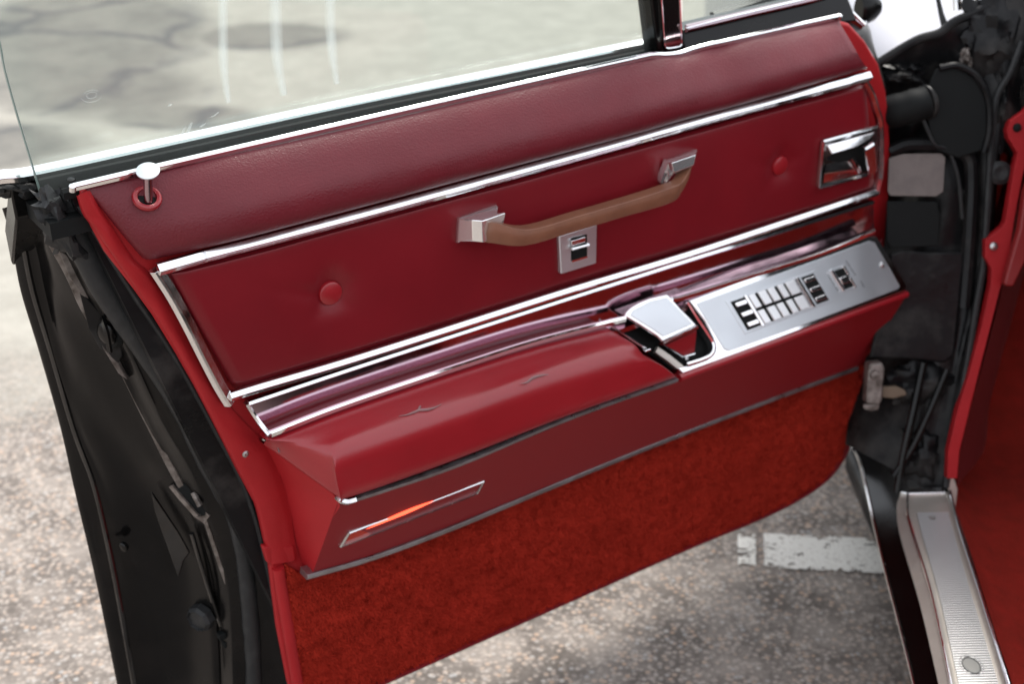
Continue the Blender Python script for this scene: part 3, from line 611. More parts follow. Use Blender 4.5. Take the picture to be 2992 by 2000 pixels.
bar('control_rear_moulding', cr([P(x, y, .048) for x, y in [(1962, 872), (2010, 860), (2260, 780), (2400, 735), (2554, 672)]], 4), [(-.006, .0045), (.0005, .0050), (.0026, .0), (.0020, -.0040), (-.004, -.0055)], M_chrome, door, nrm=_n(N * .35 + ZU))
bar('recess_rim', cr([C(x, y, .001) for x, y in [(2010, 884), (2038, 930), (2066, 972), (2086, 1008), (2080, 1036), (2052, 1052), (2008, 1066)]], 5), [(-.012, -.003), (.001, -.003), (.0024, 0), (.001, .003), (-.012, .003)], M_chrome, cb, nrm=CN)
tube('red_lip', cr([P(x, y, .1) for x, y in [(1985, 1106), (2120, 1056), (2330, 978), (2480, 922), (2648, 860)]], 5), .0062, M_arm, door, n=10)
lathe('panel_screw', C(2577, 774, .001), CN, [(0, 0), (.0058, 0), (.005, .002), (.0025, .0034), (0, .0026)], M_steel, cb, n=16)
# window switch cluster
q = [(2119, 880), (2382, 790), (2435, 880), (2177, 977)]
def Q(s, t, h=0, q=q):
    a = (lerp(q[0][0], q[1][0], s), lerp(q[0][1], q[1][1], s)); b_ = (lerp(q[3][0], q[2][0], s), lerp(q[3][1], q[2][1], s))
    return C(lerp(a[0], b_[0], t), lerp(a[1], b_[1], t), h)
def cell(name, s0, t0, s1, t1, h0, h1, m, par, bev=.0006, qq=q):
    return poly(name, [Q(s0, t0, h1, qq), Q(s1, t0, h1, qq), Q(s1, t1, h1, qq), Q(s0, t1, h1, qq)], m, par, -CN * (h1 - h0), bevel=bev)
wb = cell('switch_bezel', 0, 0, 1, 1, .0005, .0022, M_satin, cb)
for s0, s1 in ((.045, .20), (.235, .755), (.83, .965)): cell('switch_well', s0, .07, s1, .93, .002, .0028, M_dark, wb, 0)
def key_(s0, t0, s1, t1, m=M_chrome, h=.0075): cell('window_switch', s0, t0, s1, t1, .003, h, m, wb, .001)
for s0, s1, si in ((.08, .20, 0), (.85, .965, 1)):
    for t0 in (.14, .44, .74): key_(s0, t0, s1, t0 + .12, M_chrome, .0062)
for s0, s1 in ((.245, .315), (.35, .435), (.455, .53), (.565, .63), (.655, .755)):
    key_(s0, .06, s1, .46, M_key); key_(s0, .54, s1, .94, M_key)
cell('switch_rail', .205, .03, .232, .97, .002, .0068, M_chrome, wb); cell('switch_rail', .78, .03, .81, .97, .002, .0068, M_chrome, wb)
q2 = [(2424, 789), (2468, 773), (2507, 841), (2466, 855)]
lb = cell('lock_switch_bezel', 0, 0, 1, 1, .0005, .0024, M_satin, cb, .0006, q2)
cell('switch_well', .2, .1, .85, .9, .002, .003, M_dark, lb, 0, q2)
cell('lock_switch', .25, .42, .8, .70, .003, .007, M_chrome, lb, .001, q2)
cell('switch_rail', .02, .05, .16, .95, .002, .0055, M_chrome, lb, .0006, q2); cell('switch_rail', .84, .05, .96, .42, .002, .0055, M_chrome, lb, .0006, q2); cell('switch_rail', .84, .54, .96, .95, .002, .0055, M_chrome, lb, .0006, q2)
for (xa, ya), (xb, yb), n_ in (((2418, 802), (2450, 850), 9), ((2472, 762), (2500, 806), 8), ((2514, 820), (2526, 842), 4)):   # worn engraved captions
    for i in range(n_):
        x, y = lerp(xa, xb, (i + .5) / n_), lerp(ya, yb, (i + .5) / n_)
        box('engraved_letter', C(x, y, .0016), (_n(C(xb, yb) - C(xa, ya)), np.cross(CN, _n(C(xb, yb) - C(xa, ya))), CN), (.0008, .0012 + .0004 * (i % 3), .0002), M_mark, cb, bevel=0)

# ---- ashtray recess and its lid
rc = poly('ashtray_well', [C(x, y, -.020) for x, y in [(1775, 948), (1830, 922), (1975, 868), (2030, 885), (2096, 1010), (2080, 1045), (1990, 1085), (1960, 1078)]], M_dark, door, -CN * .004)
poly('ashtray_rear_wall', [C(x, y, h) for x, y, h in [(1828, 925, -.002), (2012, 862, -.002), (2012, 862, -.02), (1828, 925, -.02)]], M_chrome2, rc, CN * .002 - N * .002)
bar('recess_side_strip', [C(1788, 955, -.004), C(1868, 1008, -.004), C(1890, 1020, -.004)], [(-.014, -.0016), (.001, -.0016), (.002, 0), (.001, .0016), (-.014, .0016)], M_chrome2, rc, nrm=CN)
bar('recess_side_strip', [C(1918, 1022, -.006), C(1952, 1046, -.006), C(1992, 1078, -.003)], [(-.006, -.005), (.001, -.005), (.002, 0), (.001, .005), (-.006, .005)], M_alu, rc, nrm=CN)
box('hinge_tab', C(1890, 1024, .0), (U, N, ZU), (.006, .003, .002), M_chrome, rc)
lidp = [(1826, 926), (1830, 912), (1845, 898), (1870, 884), (1900, 872), (1950, 860), (1962, 870), (1990, 902), (2016, 928), (2038, 952), (1990, 974), (1936, 1000), (1920, 984), (1870, 952)]
lid = poly('ashtray_lid', [C(x, y, .011) for x, y in lidp], M_chrome, door, -CN * .006, bevel=.0022, seg=3)
lid['label'] = 'silver flip lid of the ashtray beside the armrest pad'
poly('lid_top', [C(x, y, .0118) for x, y in [(1842, 922), (1850, 908), (1900, 882), (1948, 870), (1955, 876), (1990, 912), (2024, 946), (1990, 962), (1938, 984), (1900, 958)]], M_satin, lid, -CN * .002, bevel=.0008)
bar('lid_lip', [C(1936, 1001, .009), C(1985, 980, .009), C(2038, 956, .009)], [(-.004, -.0022), (.001, -.0026), (.003, 0), (.001, .0026), (-.004, .0022)], M_chrome, lid, nrm=CN)
poly('ashtray_drawer', [C(x, y, h) for x, y, h in [(1945, 1010, .002), (2036, 966, .002), (2030, 1030, -.012), (1999, 1042, -.012)]], M_house, door, -CN * .008 - N * .01, bevel=.001)
bar('drawer_edge', [C(1940, 1010, .0), C(1994, 1044, -.010), C(2030, 1034, -.010)], [(-.002, -.001), (.001, -.001), (.001, .001), (-.002, .001)], M_chrome2, door, nrm=CN)
lathe('ashtray_screw', C(2006, 1048, -.006), CN, [(0, 0), (.0035, 0), (.003, .0015), (0, .002)], M_steel, door, n=12)

# ---- pull handle: tan grip between two chrome brackets
gn = (.056, .066, .0775, .078, .078, .076, .066, .056)
bt = [(1410, 650), (1440, 646), (1540, 666), (1556, 668), (1700, 625), (1850, 580), (1962, 540), (1984, 528), (2020, 480)]
ct = [(1414, 655), (1448, 652), (1548, 671), (1700, 629), (1850, 585), (1972, 545), (1996, 528), (2022, 484)]
ftb = [(1409, 708), (1440, 712), (1532, 719), (1660, 684), (1800, 641), (1958, 594), (1992, 562), (2014, 520)]
def row(pix, dn): return [P(x, y, n + dn) for (x, y), n in zip(pix, gn)]
K = .020
rws = [[p - N * K for p in row(ct, 0)], row(ct, -.001), row([(lerp(a[0], b_[0], .5), lerp(a[1], b_[1], .5)) for a, b_ in zip(ct, ftb)], .0012), row(ftb, -.0015), [p - N * .006 for p in row(ftb, 0)], [p - N * K for p in row(ftb, -.002)]]
g = [cr(r, 6) for r in rws]; cols = [cr([r[j] for r in g] + [g[0][j]], 2, True)[:-1] for j in range(len(g[0]))]
fg = [[cols[j][i] for j in range(len(cols))] for i in range(len(cols[0]))]
grip = link('pull_handle_grip', grid_mesh('pull_handle_grip', fg, wrap=True, caps=True), M_wood, door, angle=32, bevel=.0016)
grip['label'] = 'tan brown grip of the pull handle'
# left bracket: base foot and sleeve
def loft(name, secs, m, parent, bevel=.001):
    return link(name, grid_mesh(name, [list(r) for r in zip(*secs)], wrap=True, caps=True), m, parent, bevel=bevel, angle=30)
s0 = [P(1334, 636, .024), P(1450, 594, .024), P(1440, 690, .024), P(1330, 712, .024)]
s1 = [P(1341, 637, .034), P(1452, 600, .034), P(1446, 690, .034), P(1336, 710, .034)]
s2 = [P(1346, 641, .038), P(1455, 606, .036), P(1446, 690, .036), P(1345, 706, .038)]
s3 = [P(1380, 643, .056), P(1452, 622, .045), P(1440, 694, .045), P(1382, 706, .056)]
s4 = [P(1410, 646, .063), P(1478, 622, .050), P(1462, 694, .050), P(1412, 709, .063)]
loft('pull_handle_bracket', [s0, s1, s2, s3, s4], M_brk, door)
t0 = [P(1938, 470, .024), P(2034, 433, .024), P(2026, 470, .024), P(1936, 536, .024)]
t1 = [P(1944, 470, .034), P(2037, 438, .034), P(2030, 474, .034), P(1942, 536, .034)]
t2 = [P(1950, 474, .038), P(2035, 446, .040), P(2030, 476, .040), P(1950, 530, .038)]
t3 = [P(1962, 476, .056), P(2033, 452, .058), P(2026, 484, .060), P(1968, 506, .056)]
loft('pull_handle_bracket', [t0, t1, t2, t3], M_brk, door)
bar('bracket_leg', cr([P(1958, 474, .040), P(1946, 504, .038), P(1935, 534, .034)], 4), [(-.010, -.004), (.001, -.004), (.003, 0), (.001, .004), (-.010, .004)], M_brk, door)
# ---- door lock toggle plate behind the grip
pl0 = [P(1634, 690, .034), P(1745, 655, .034), P(1743, 770, .034), P(1640, 802, .034)]
tg = poly('lock_toggle_plate', pl0, M_satin, door, -N * .010, bevel=.0016)
tg['label'] = 'small satin switch plate below the pull handle'
pq = lambda x, y, n: P(x, y, n)
poly('toggle_well', [P(1669, 697, .0346), P(1715, 685, .0346), P(1716, 752, .0346), P(1669, 766, .0346)], M_dark, tg, -N * .001)
poly('toggle_switch', [P(1670, 705, .0390), P(1711, 693, .0390), P(1712, 708, .0370), P(1671, 722, .0370)], M_chrome, tg, -N * .003, bevel=.0008)
bar('toggle_lever', [P(1671, 729, .039), P(1721, 715, .039)], [(-.003, -.002), (.001, -.002), (.0025, 0), (.001, .002), (-.003, .002)], M_chrome, tg, bevel=.0004)
bar('toggle_frame', [P(1670, 764, .035), P(1716, 750, .035)], [(-.001, -.0015), (.001, -.0012), (.001, .0012), (-.001, .0015)], M_chrome, tg)

# ---- inside door handle in its chrome cup
bz = [(2405, 413), (2562, 368), (2568, 372), (2566, 500), (2530, 513), (2400, 551), (2392, 546)]
hb = poly('door_handle_cup', [P(x, y, .031) for x, y in bz], M_chrome2, door, -N * .007, bevel=.0015)
hb['label'] = 'chrome inside door release at the front end of the panel'
for a, b_ in (((2405, 413), (2564, 369)), ((2405, 415), (2394, 547)), ((2394, 549), (2532, 512))):
    bar('cup_rim', [P(a[0], a[1], .032), P(b_[0], b_[1], .032)], [(-.002, -.0022), (.001, -.002), (.0022, 0), (.001, .002), (-.002, .0022)], M_chrome, hb)
poly('cup_hood', [P(2418, 424, .034), P(2556, 386, .034), P(2540, 408, .041), P(2500, 430, .042), P(2432, 450, .041), P(2426, 438, .038)], M_chrome, hb, -N * .004, bevel=.001)
poly('cup_hollow', [P(2414, 466, .0316), P(2432, 450, .0316), P(2500, 430, .0316), P(2545, 408, .0316), P(2535, 500, .0316), P(2490, 515, .0316), P(2460, 480, .0316)], M_dark, hb, -N * .0008)
patch('cup_hollow_floor', [[P(2412, 482, .0322), P(2450, 474, .0318), P(2492, 470, .0322)], [P(2409, 505, .0345), P(2450, 500, .036), P(2500, 492, .034)], [P(2406, 534, .0322), P(2450, 524, .0318), P(2508, 508, .0322)]], M_chrome2, hb, su=6, sv=6)
bar('release_spring', cr([P(2490, 462, .036), P(2504, 484, .038), P(2512, 502, .036)], 5), [(-.002, -.0025), (.002, -.0025), (.002, .0025), (-.002, .0025)], M_chrome, hb)
lev = poly('release_lever', [P(2527, 436, .052), P(2550, 420, .054), P(2560, 430, .056), P(2563, 500, .052), P(2552, 520, .048), P(2544, 512, .046), P(2534, 470, .050)], M_chrome2, door, -N * .006, bevel=.0022, seg=3)
bar('lever_top', [P(2527, 437, .054), P(2552, 421, .056)], [(-.004, -.003), (.001, -.0034), (.003, 0), (.001, .0034), (-.004, .003)], M_chrome, lev)
bar('lever_edge', cr([P(2529, 440, .053), P(2536, 475, .051), P(2545, 512, .048), P(2552, 520, .048)], 5), [(-.003, -.0015), (.001, -.0015), (.002, 0), (.001, .0015), (-.003, .0015)], M_chrome, lev)

# ---- lock pin through its grommet
gc = P(430, 577, .0215); gax = _n(N * .62 + ZU * .78)
gr = lathe('lock_grommet', gc - gax * .002, gax, [(.0085, -.004), (.0165, -.002), (.0172, .001), (.0160, .0036), (.0138, .0046), (.0112, .0036), (.0102, .0), (.0096, -.004)], M_arm, door, n=36)
lathe('grommet_hole', gc - gax * .003, gax, [(0, 0), (.0105, 0), (.0105, .0008), (0, .0008)], M_dark, gr, n=24)
pt = P(432, 508, .0265)
tube('lock_pin', cr([gc - ZU * .004 + N * .002, lerp(gc, pt, .5) + N * .0015, pt], 5), .0052, M_rod, door, n=16)
lathe('lock_knob', P(432, 500, .0265), _n(ZU + _n(CP - P(432, 500, .0265)) * .6), [(0, -.004), (.006, -.004), (.0118, -.0022), (.0134, -.0006), (.0134, .0008), (.0122, .0016), (0, .0018)], M_satin, door, n=40)

# ---- window glass, outer belt moulding, seals
gn_ = -.047
gl = [(130, 588), (107, 513), (27, 240), (0, 112), (-60, -120)]
topz = P(-60, -120, gn_)
gp = [P(x, y, gn_) for x, y in gl]; ue = uz(P(1925, 150, gn_))[0] + .015
g_poly = gp + [D(uz(gp[-1])[0] - .03, gn_, 1.40), D(ue - .02, gn_, 1.40), D(ue, gn_, .93), D(uz(gp[0])[0] + .02, gn_, .93)]
glass = poly('window_glass', g_poly, M_glass, door, -N * .005, smooth=False)
glass['label'] = 'clear greenish side window raised above the door'
M_gedge = mat('ground glass edge', (.16, .22, .2), .25)
bar('glass_edge', cr([p + N * .0 - N * .0025 - U * .0012 for p in gp], 4), [(-.0027, -.0007), (.0027, -.0007), (.0027, .0007), (-.0027, .0007)], M_gedge, glass)
def strk(name, pix, w0, par=None):
    pth = cr([P(x, y, gn_ + .0012) for x, y in pix], 5); k = len(pth); v = []; f = []
    for q_, (wf, off) in enumerate(((1, 0), (.66, .0002), (.33, .0004))):
        b0 = len(v)
        for i, p in enumerate(pth):
            ww = w0 * wf * (.55 + .45 * min(1, (k - 1 - i) / (k * .4))); v += [p + N * off - U * ww, p + N * off + U * ww]
        f += [(b0 + i * 2, b0 + i * 2 + 1, b0 + i * 2 + 3, b0 + i * 2 + 2) for i in range(k - 1)]
    return link(name, raw(name, v, f), M_film, glass, smooth=False)
strk('pale_streak', [(806, -60), (806, 60), (812, 180), (830, 278)], .0085)  # pale translucent streaks down the window glass
strk('pale_streak', [(965, -60), (966, 60), (972, 160), (985, 245)], .0075)
strk('pale_streak', [(652, -60), (652, 90), (655, 200), (668, 300)], .0065)
for pix in ([(545, 395), (552, 378), (560, 358)], [(605, 345), (622, 340), (640, 326)], [(520, 402), (530, 395), (540, 372)], [(495, 310), (500, 304), (508, 302)], [(585, 372), (592, 366), (600, 360)]): strk('smudge', pix, .003)
for r0, a0, a1 in ((.010, 3.3, 5.8), (.0075, .5, 2.6), (.0048, 0, 6.2)):   # etched oval mark low in the rear corner
    c_ = P(268, 278, gn_ + .0012); k = 16
    bar('etched_mark', [c_ + U * math.cos(a0 + (a1 - a0) * i / k) * r0 * 1.25 + ZU * math.sin(a0 + (a1 - a0) * i / k) * r0 * .8 for i in range(k + 1)], [(-.0001, -.0003), (.0001, -.0003), (.0001, .0003), (-.0001, .0003)], M_film, glass, smooth=False)
# outer belt moulding (seen through the glass)
on = _n(N * .25 + ZU)
ob = cr([P(x, y, -.088) for x, y in [(-60, 530), (0, 514), (112, 500), (500, 415), (1000, 306), (1500, 204), (1925, 117), (2100, 80), (2300, 34)]], 4)
bar('outer_belt_moulding', ob, [(-.006, .0085), (.0035, .0080), (.0040, .0020), (.0034, .0014), (.0034, .0004), (.0040, -.0002), (.0036, -.0062), (.0005, -.0085), (-.006, -.0085)], M_chrome, door, nrm=on, bevel=.0004)
bar('outer_belt_seal', cr([P(x, y, -.070) for x, y in [(112, 524), (500, 440), (1000, 330), (1500, 226), (1925, 136)]], 4), [(-.02, .002), (.0, .001), (.001, 0), (0, -.003), (-.02, -.003)], M_dark, door, nrm=on)
bar('inner_belt_seal', cr([P(x, y, -.012) for x, y in [(180, 553), (600, 452), (1000, 358), (1500, 244), (1905, 150)]], 4), [(-.012, .006), (-.003, .005), (.0, 0), (-.003, -.005), (-.012, -.006)], M_dark, door, nrm=on)
lathe('seal_screw', P(207, 527, -.03), on, [(0, 0), (.005, 0), (.0045, .0015), (0, .002)], M_blackp, door, n=14)

# ---- vent window frame
def up(p, z): return p + ZU * (z - p[2])
vf = [(1902, 0), (1922, 150), (1930, 166), (2000, 150), (1990, 0)]
a, b_, c_, d_ = P(1896, -60, -.03), P(1921, 152, -.03), P(1999, 140, -.03), P(1987, -60, -.03)
def ext(p, q, z): t = (z - q[2]) / (p[2] - q[2]); return q + (p - q) * t
post = poly('vent_post', [ext(a, b_, 1.4), b_, P(1924, 172, -.03), P(1999, 156, -.03), c_, ext(d_, c_, 1.4)], M_blackp, door, -N * .034, bevel=.003)
a, b_, c_, d_ = P(1928, -60, -.027), P(1942, 132, -.027), P(1992, 128, -.027), P(1984, -60, -.027)
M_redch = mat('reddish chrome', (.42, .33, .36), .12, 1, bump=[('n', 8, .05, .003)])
fc_ = poly('vent_post_channel', [ext(a, b_, 1.4), b_, P(1950, 141, -.027), P(1984, 136, -.027), c_, ext(d_, c_, 1.4)], M_redch, post, -N * .004, bevel=.0015)
for p0, p1 in ((ext(a, b_, 1.4), b_), (ext(d_, c_, 1.4), c_)): bar('channel_edge', [p0, p1], [(-.002, -.0011), (.001, -.0011), (.0015, 0), (.001, .0011), (-.002, .0011)], M_chrome, post)
bar('channel_edge', cr([b_, P(1950, 141, -.027), P(1984, 136, -.027), c_], 3), [(-.002, -.0012), (.001, -.0012), (.0015, 0), (.001, .0012), (-.002, .0012)], M_chrome, post)
vfr = poly('vent_frame', [P(1999, 150, -.022), P(1997, 88, -.026), P(2350, 6, -.026), P(2420, -40, -.026), P(2462, -50, -.024), P(2506, 62, -.012), P(2460, 66, -.006), P(2120, 125, -.006)], M_blackp, door, -N * .04, bevel=.003)
bar('vent_glass_rail', cr([P(x, y, -.020) for x, y in [(2006, 84), (2100, 62), (2200, 38), (2350, 4), (2420, -14)]], 4), [(-.004, .0055), (.002, .0045), (.0045, 0), (.002, -.0045), (-.004, -.0055)], M_redch, vfr)
bar('vent_rail_edge', cr([P(x, y, -.018) for x, y in [(2004, 82), (2100, 57), (2200, 33), (2350, -2)]], 4), [(-.002, .0014), (.001, .0012), (.0018, 0), (.001, -.0012), (-.002, -.0014)], M_chrome, vfr)
vg = poly('vent_glass', [P(1999, 86, -.036), P(2380, -4, -.036), D(uz(P(2300, -40, -.036))[0], -.036, 1.38), D(uz(P(1990, 0, -.036))[0], -.036, 1.38)], M_glass, door, -N * .004, smooth=False)
bar('vent_front_frame', [P(2300, -330, -.03), P(2425, -12, -.03), P(2470, 40, -.026), P(2516, 74, -.02)], [(-.01, -.009), (.004, -.008), (.007, 0), (.004, .006), (-.01, .009)], M_redch, door)
bar('vent_front_edge', [P(2318, -330, -.03), P(2444, -12, -.028), P(2484, 34, -.024), P(2522, 72, -.018)], [(-.01, -.003), (.004, -.003), (.006, 0), (.004, .003), (-.01, .003)], M_chrome, door)
patch('door_front_corner', [[P(2440, 62, -.004), P(2500, 92, -.004), P(2550, 160, -.006), P(2570, 210, -.01), P(2590, 270, -.02)], [P(2470, 52, -.03), P(2530, 80, -.03), P(2552, 130, -.03), P(2568, 180, -.03), P(2585, 240, -.04)], [P(2500, 40, -.08), P(2535, 72, -.08), P(2548, 105, -.08), P(2552, 160, -.08), P(2560, 220, -.09)]], M_blackd, door, su=4, sv=3)
# side mirror outside the vent window
mc = P(2530, 26, -.12)
mir = lathe('side_mirror', mc, _n(-N * .2 - U), [(0, -.03), (.012, -.028), (.022, -.016), (.026, 0), (.026, .012), (.023, .015), (0, .015)], M_blackp, door, sx=.6)
tube('mirror_arm', [mc - ZU * .01, mc - ZU * .035 - U * .02 + N * .01], .007, M_chrome2, mir, n=10)
bar('dark_wedge', cr([P(x, y, -.10) for x, y in [(2085, 44), (2140, 28), (2200, 8), (2300, -30)]], 4), [(-.012, .001), (.0, .010), (.004, .004), (.002, -.004), (-.012, -.005)], M_blackp, door, nrm=on)  # dark curved wedge outside the vent glass

# ================================================================== BODY: hinge pillar, fender, sill, interior
def bpoly(name, pix, d, m, par, th=.01, bevel=.002, **k): return poly(name, [B(x, y, d) for x, y in pix], m, par, -_pn * th, bevel=bevel, **k)
def depth_patch(name, rows, m, par, su=4, sv=3, **k): return patch(name, [[B(x, y, d) for x, y, d in r] for r in rows], m, par, su=su, sv=sv, **k)
# dark bulkhead behind the hinge pillar, with pressed shapes
R0 = [(2500, 200, -.06), (2500, 420, -.10), (2500, 650, -.12), (2500, 900, -.14), (2490, 1080, -.14), (2470, 1300, -.10)]
R1 = [(2560, 186, -.02), (2600, 430, -.07), (2610, 650, -.09), (2600, 880, -.05), (2560, 1050, -.09), (2530, 1330, -.05)]
R2 = [(2650, 136, -.01), (2700, 300, -.05), (2740, 520, -.01), (2745, 760, -.02), (2735, 1000, -.01), (2660, 1400, -.01)]
R3 = [(2745, 92, .0), (2790, 230, -.02), (2835, 500, -.01), (2830, 760, -.012), (2790, 1000, -.005), (2700, 1430, -.002)]
R4 = [(2850, 40, .0), (2860, 200, .0), (2872, 500, .004), (2858, 760, .004), (2820, 1030, .004), (2745, 1440, .004)]
R5 = [(3040, -60, .01), (2990, 140, .012), (2925, 400, .012), (2890, 700, .012), (2850, 960, .012), (2776, 1440, .012)]
R6 = [(3040, -60, -.06), (2990, 140, -.06), (2930, 400, -.06), (2900, 700, -.06), (2860, 960, -.06), (2790, 1440, -.06)]
rws = [[B(*p) for p in r] for r in (R0, R1, R2, R3, R4, R5, R6)]; fg = grid_pts(rws, 6, 6)
for i, r in enumerate(fg):
    for j, p in enumerate(r): r[j] = p + _pn * (.006 * mnoise.fractal(Vector((i * .22, j * .3, 5)), 1, 2, 3))
pil = link('hinge_pillar', grid_mesh('hinge_pillar', fg), M_blackd, car, angle=50)
pil['label'] = 'dusty black hinge pillar of the car body'
# round cavity and rubber boot
cav = [(2735, 200), (2800, 195), (2855, 230), (2882, 290), (2885, 380), (2868, 440), (2800, 462), (2740, 440), (2715, 380), (2706, 300), (2716, 240)]
bpoly('wiring_cavity', cav, .024, M_dark, pil, th=.004)
tube('cavity_rim', cr([B(x, y, .026) for x, y in [(2745, 198), (2800, 192), (2858, 228), (2888, 290), (2892, 380), (2876, 445)]], 5), .006, M_blackd, pil, n=8)
bt_ = cr([B(2560, 335, -.02), B(2610, 325, .02), B(2660, 312, .032), B(2705, 298, .03)], 8)
tube('wiring_boot', bt_, .03, M_dark, pil, n=24, rads=[(.028 + .0006 * math.sin(i * .8)) * (1.0 if i < len(bt_) - 4 else 1.0 - .0 * i) for i in range(len(bt_))], bevel=.004)
tube('boot_mouth', [B(2700, 300, .031), B(2712, 296, .028)], .030, M_blackd, pil, n=24, bevel=.003)
bpoly('foil_label', [(2598, 462), (2640, 450), (2750, 448), (2762, 460), (2756, 560), (2735, 574), (2602, 572), (2594, 560)], .016, M_label, pil, th=.002, bevel=.0006)
bpoly('access_opening', [(2592, 588), (2740, 590), (2748, 640), (2742, 720), (2600, 726), (2590, 700)], .013, M_dark, pil, th=.004)
bar('pressed_ridge', cr([B(x, y, .014) for x, y in [(2600, 446), (2660, 424), (2760, 430), (2830, 455), (2842, 520), (2838, 640), (2830, 760), (2818, 900)]], 5), [(-.006, -.012), (.002, -.008), (.005, 0), (.002, .008), (-.006, .012)], M_blackd, pil, nrm=_pn)
bpoly('lower_plate', [(2600, 742), (2640, 730), (2720, 738), (2822, 736), (2808, 860), (2788, 1040), (2760, 1062), (2640, 1050), (2540, 1048), (2560, 960), (2592, 860)], .010, M_blackd, pil, th=.008, bevel=.004)
lathe('plug', B(2920, 505, .014), _pn, [(0, 0), (.020, 0), (.020, .004), (.012, .008), (0, .006)], M_rubber, pil, n=20)
lathe('plug', B(2808, 562, .014), _pn, [(0, 0), (.006, 0), (.006, .003), (0, .004)], M_dark, pil, n=12)
# inner A-pillar seam edges
tube('body_seam', cr([B(x, y, .018) for x, y in [(2985, 120), (2952, 210), (2912, 285), (2898, 400), (2890, 520), (2882, 650), (2872, 780), (2852, 900), (2830, 1040), (2800, 1200), (2778, 1320), (2764, 1425)]], 5), .006, M_rubber, pil, n=8)
tube('body_seam', cr([B(x, y, .014) for x, y in [(2700, 1060), (2670, 1200), (2640, 1330), (2622, 1440)]], 5), .007, M_blackp, pil, n=8)
tube('body_seam', cr([B(x, y, .014) for x, y in [(2768, 1080), (2718, 1200), (2666, 1310), (2612, 1392)]], 5), .006, M_blackp, pil, n=8)
# hinge block and door check
hg = bpoly('door_hinge', [(2538, 1064), (2580, 1060), (2586, 1080), (2578, 1176), (2566, 1186), (2530, 1180)], .035, M_grime_sheen, pil, th=.03, bevel=.004)
bpoly('hinge_foot', [(2524, 1184), (2572, 1178), (2568, 1198), (2545, 1204), (2524, 1196)], .030, M_grime_sheen, hg, th=.01, bevel=.002)
lathe('hinge_bolt', B(2556, 1096, .036), _pn, [(0, 0), (.009, 0), (.008, .006), (0, .007)], M_grime_sheen, hg, n=6)
bpoly('door_check_arm', [(2578, 1132), (2620, 1130), (2646, 1142), (2650, 1156), (2610, 1166), (2576, 1162)], .020, mat('rusty metal', (.16, .115, .08), .7, .3, bump=[('n', 60, .5, .003)]), pil, th=.012, bevel=.002)
def crumple(name, cx, cy, d0, rw, rh, seed, m, amp=.018):
    v = []; f = []; k = 15
    for i in range(k):
        for j in range(k):
            a, b_ = i / (k - 1) - .5, j / (k - 1) - .5
            h = mnoise.fractal(Vector((a * 3 + seed, b_ * 3, seed)), 1, 2, 4) * amp; rr = 1 + .4 * mnoise.noise(Vector((a * 5, b_ * 5, seed + 5)))
            v.append(B(cx + a * rw * rr, cy + b_ * rh * rr, d0 - 4 * (a * a + b_ * b_) * .014 + h))
    for i in range(k - 1):
        for j in range(k - 1): f.append((i * k + j, i * k + j + 1, (i + 1) * k + j + 1, (i + 1) * k + j))
    return link(name, raw(name, v, f), m, pil, angle=28)
crumple('crumpled_seal', 2905, 110, .02, 170, 230, 2.2, M_blackd, .013); crumple('crumpled_seal', 2930, 300, .02, 90, 260, 6.1, M_blackd, .012)
crumple('rusty_clip', 2822, 172, .028, 36, 60, 3.4, M_grime_sheen, .014); crumple('old_sealant', 2640, 215, .01, 130, 60, 7.7, M_blackd, .02)
crumple('old_sealant', 2700, 1120, .008, 190, 120, 9.3, M_blackd, .014); crumple('old_sealant', 2700, 1330, .008, 140, 140, 11.3, M_blackd, .014)
tube('wire', cr([B(2690, 330, .03), B(2730, 420, .03), B(2770, 440, .02), B(2800, 520, .02), B(2812, 640, .018)], 6), .003, M_rubber, pil, n=8)
# cowl edge and fender top
cwl = [B(2546, 196, .0), B(2570, 182, .0), B(2640, 138, .0), B(2690, 112, .0), B(2745, 96, .0), B(2790, 62, .0), B(2860, 32, .0), B(3050, -60, .0)]
tube('cowl_edge', cr(cwl, 5), .008, M_blackd, pil, n=10)
fd = B(2560, 186, 0); fz = fd[2] - .002
fr_ = []
xl = fd[0] + .01
for y, zz in ((2.37, .0), (2.5, .012), (2.8, .02), (3.3, .01), (3.9, -.02), (4.3, -.06)):
    fr_.append([np.array((xl - .005, y, .08)), np.array((xl - .02, y, .45)), np.array((xl - .01, y, fz - .07 + zz)), np.array((xl + .012, y, fz - .02 + zz)), np.array((xl + .06, y, fz + zz)), np.array((xl + .16, y, fz + .0 + zz)), np.array((xl + .32, y, fz + .012 + zz)), np.array((xl + .6, y, fz + .06 + zz)), np.array((xl + 1.0, y, fz + .08 + zz))])
fen = patch('front_fender', fr_, M_skysheen, car, su=5, sv=4, angle=60); fen['label'] = 'front fender top beyond the door opening, sky reflection in its pale colour'
tube('aerial', [B(2735, -30, -.03), B(2750, 40, -.03), B(2768, 100, -.02)], .0045, M_rubber, fen, n=8, rads=[.003, .0045, .007])
for x0_, mm in ((2798, M_chrome2), (2830, mat('tan seal', (.40, .32, .25), .6)), (2862, M_chrome)): tube('windscreen_trim', [B(x0_ - 6, -60, -.02), B(x0_, 30, -.02)], .007, mm, fen, n=8)
# far side of the cowl, black, rising to the right
tube('front_tyre', [np.array((xl + .08, 3.15, .2)), np.array((xl + .26, 3.15, .2))], .32, M_rubber, car, n=40)

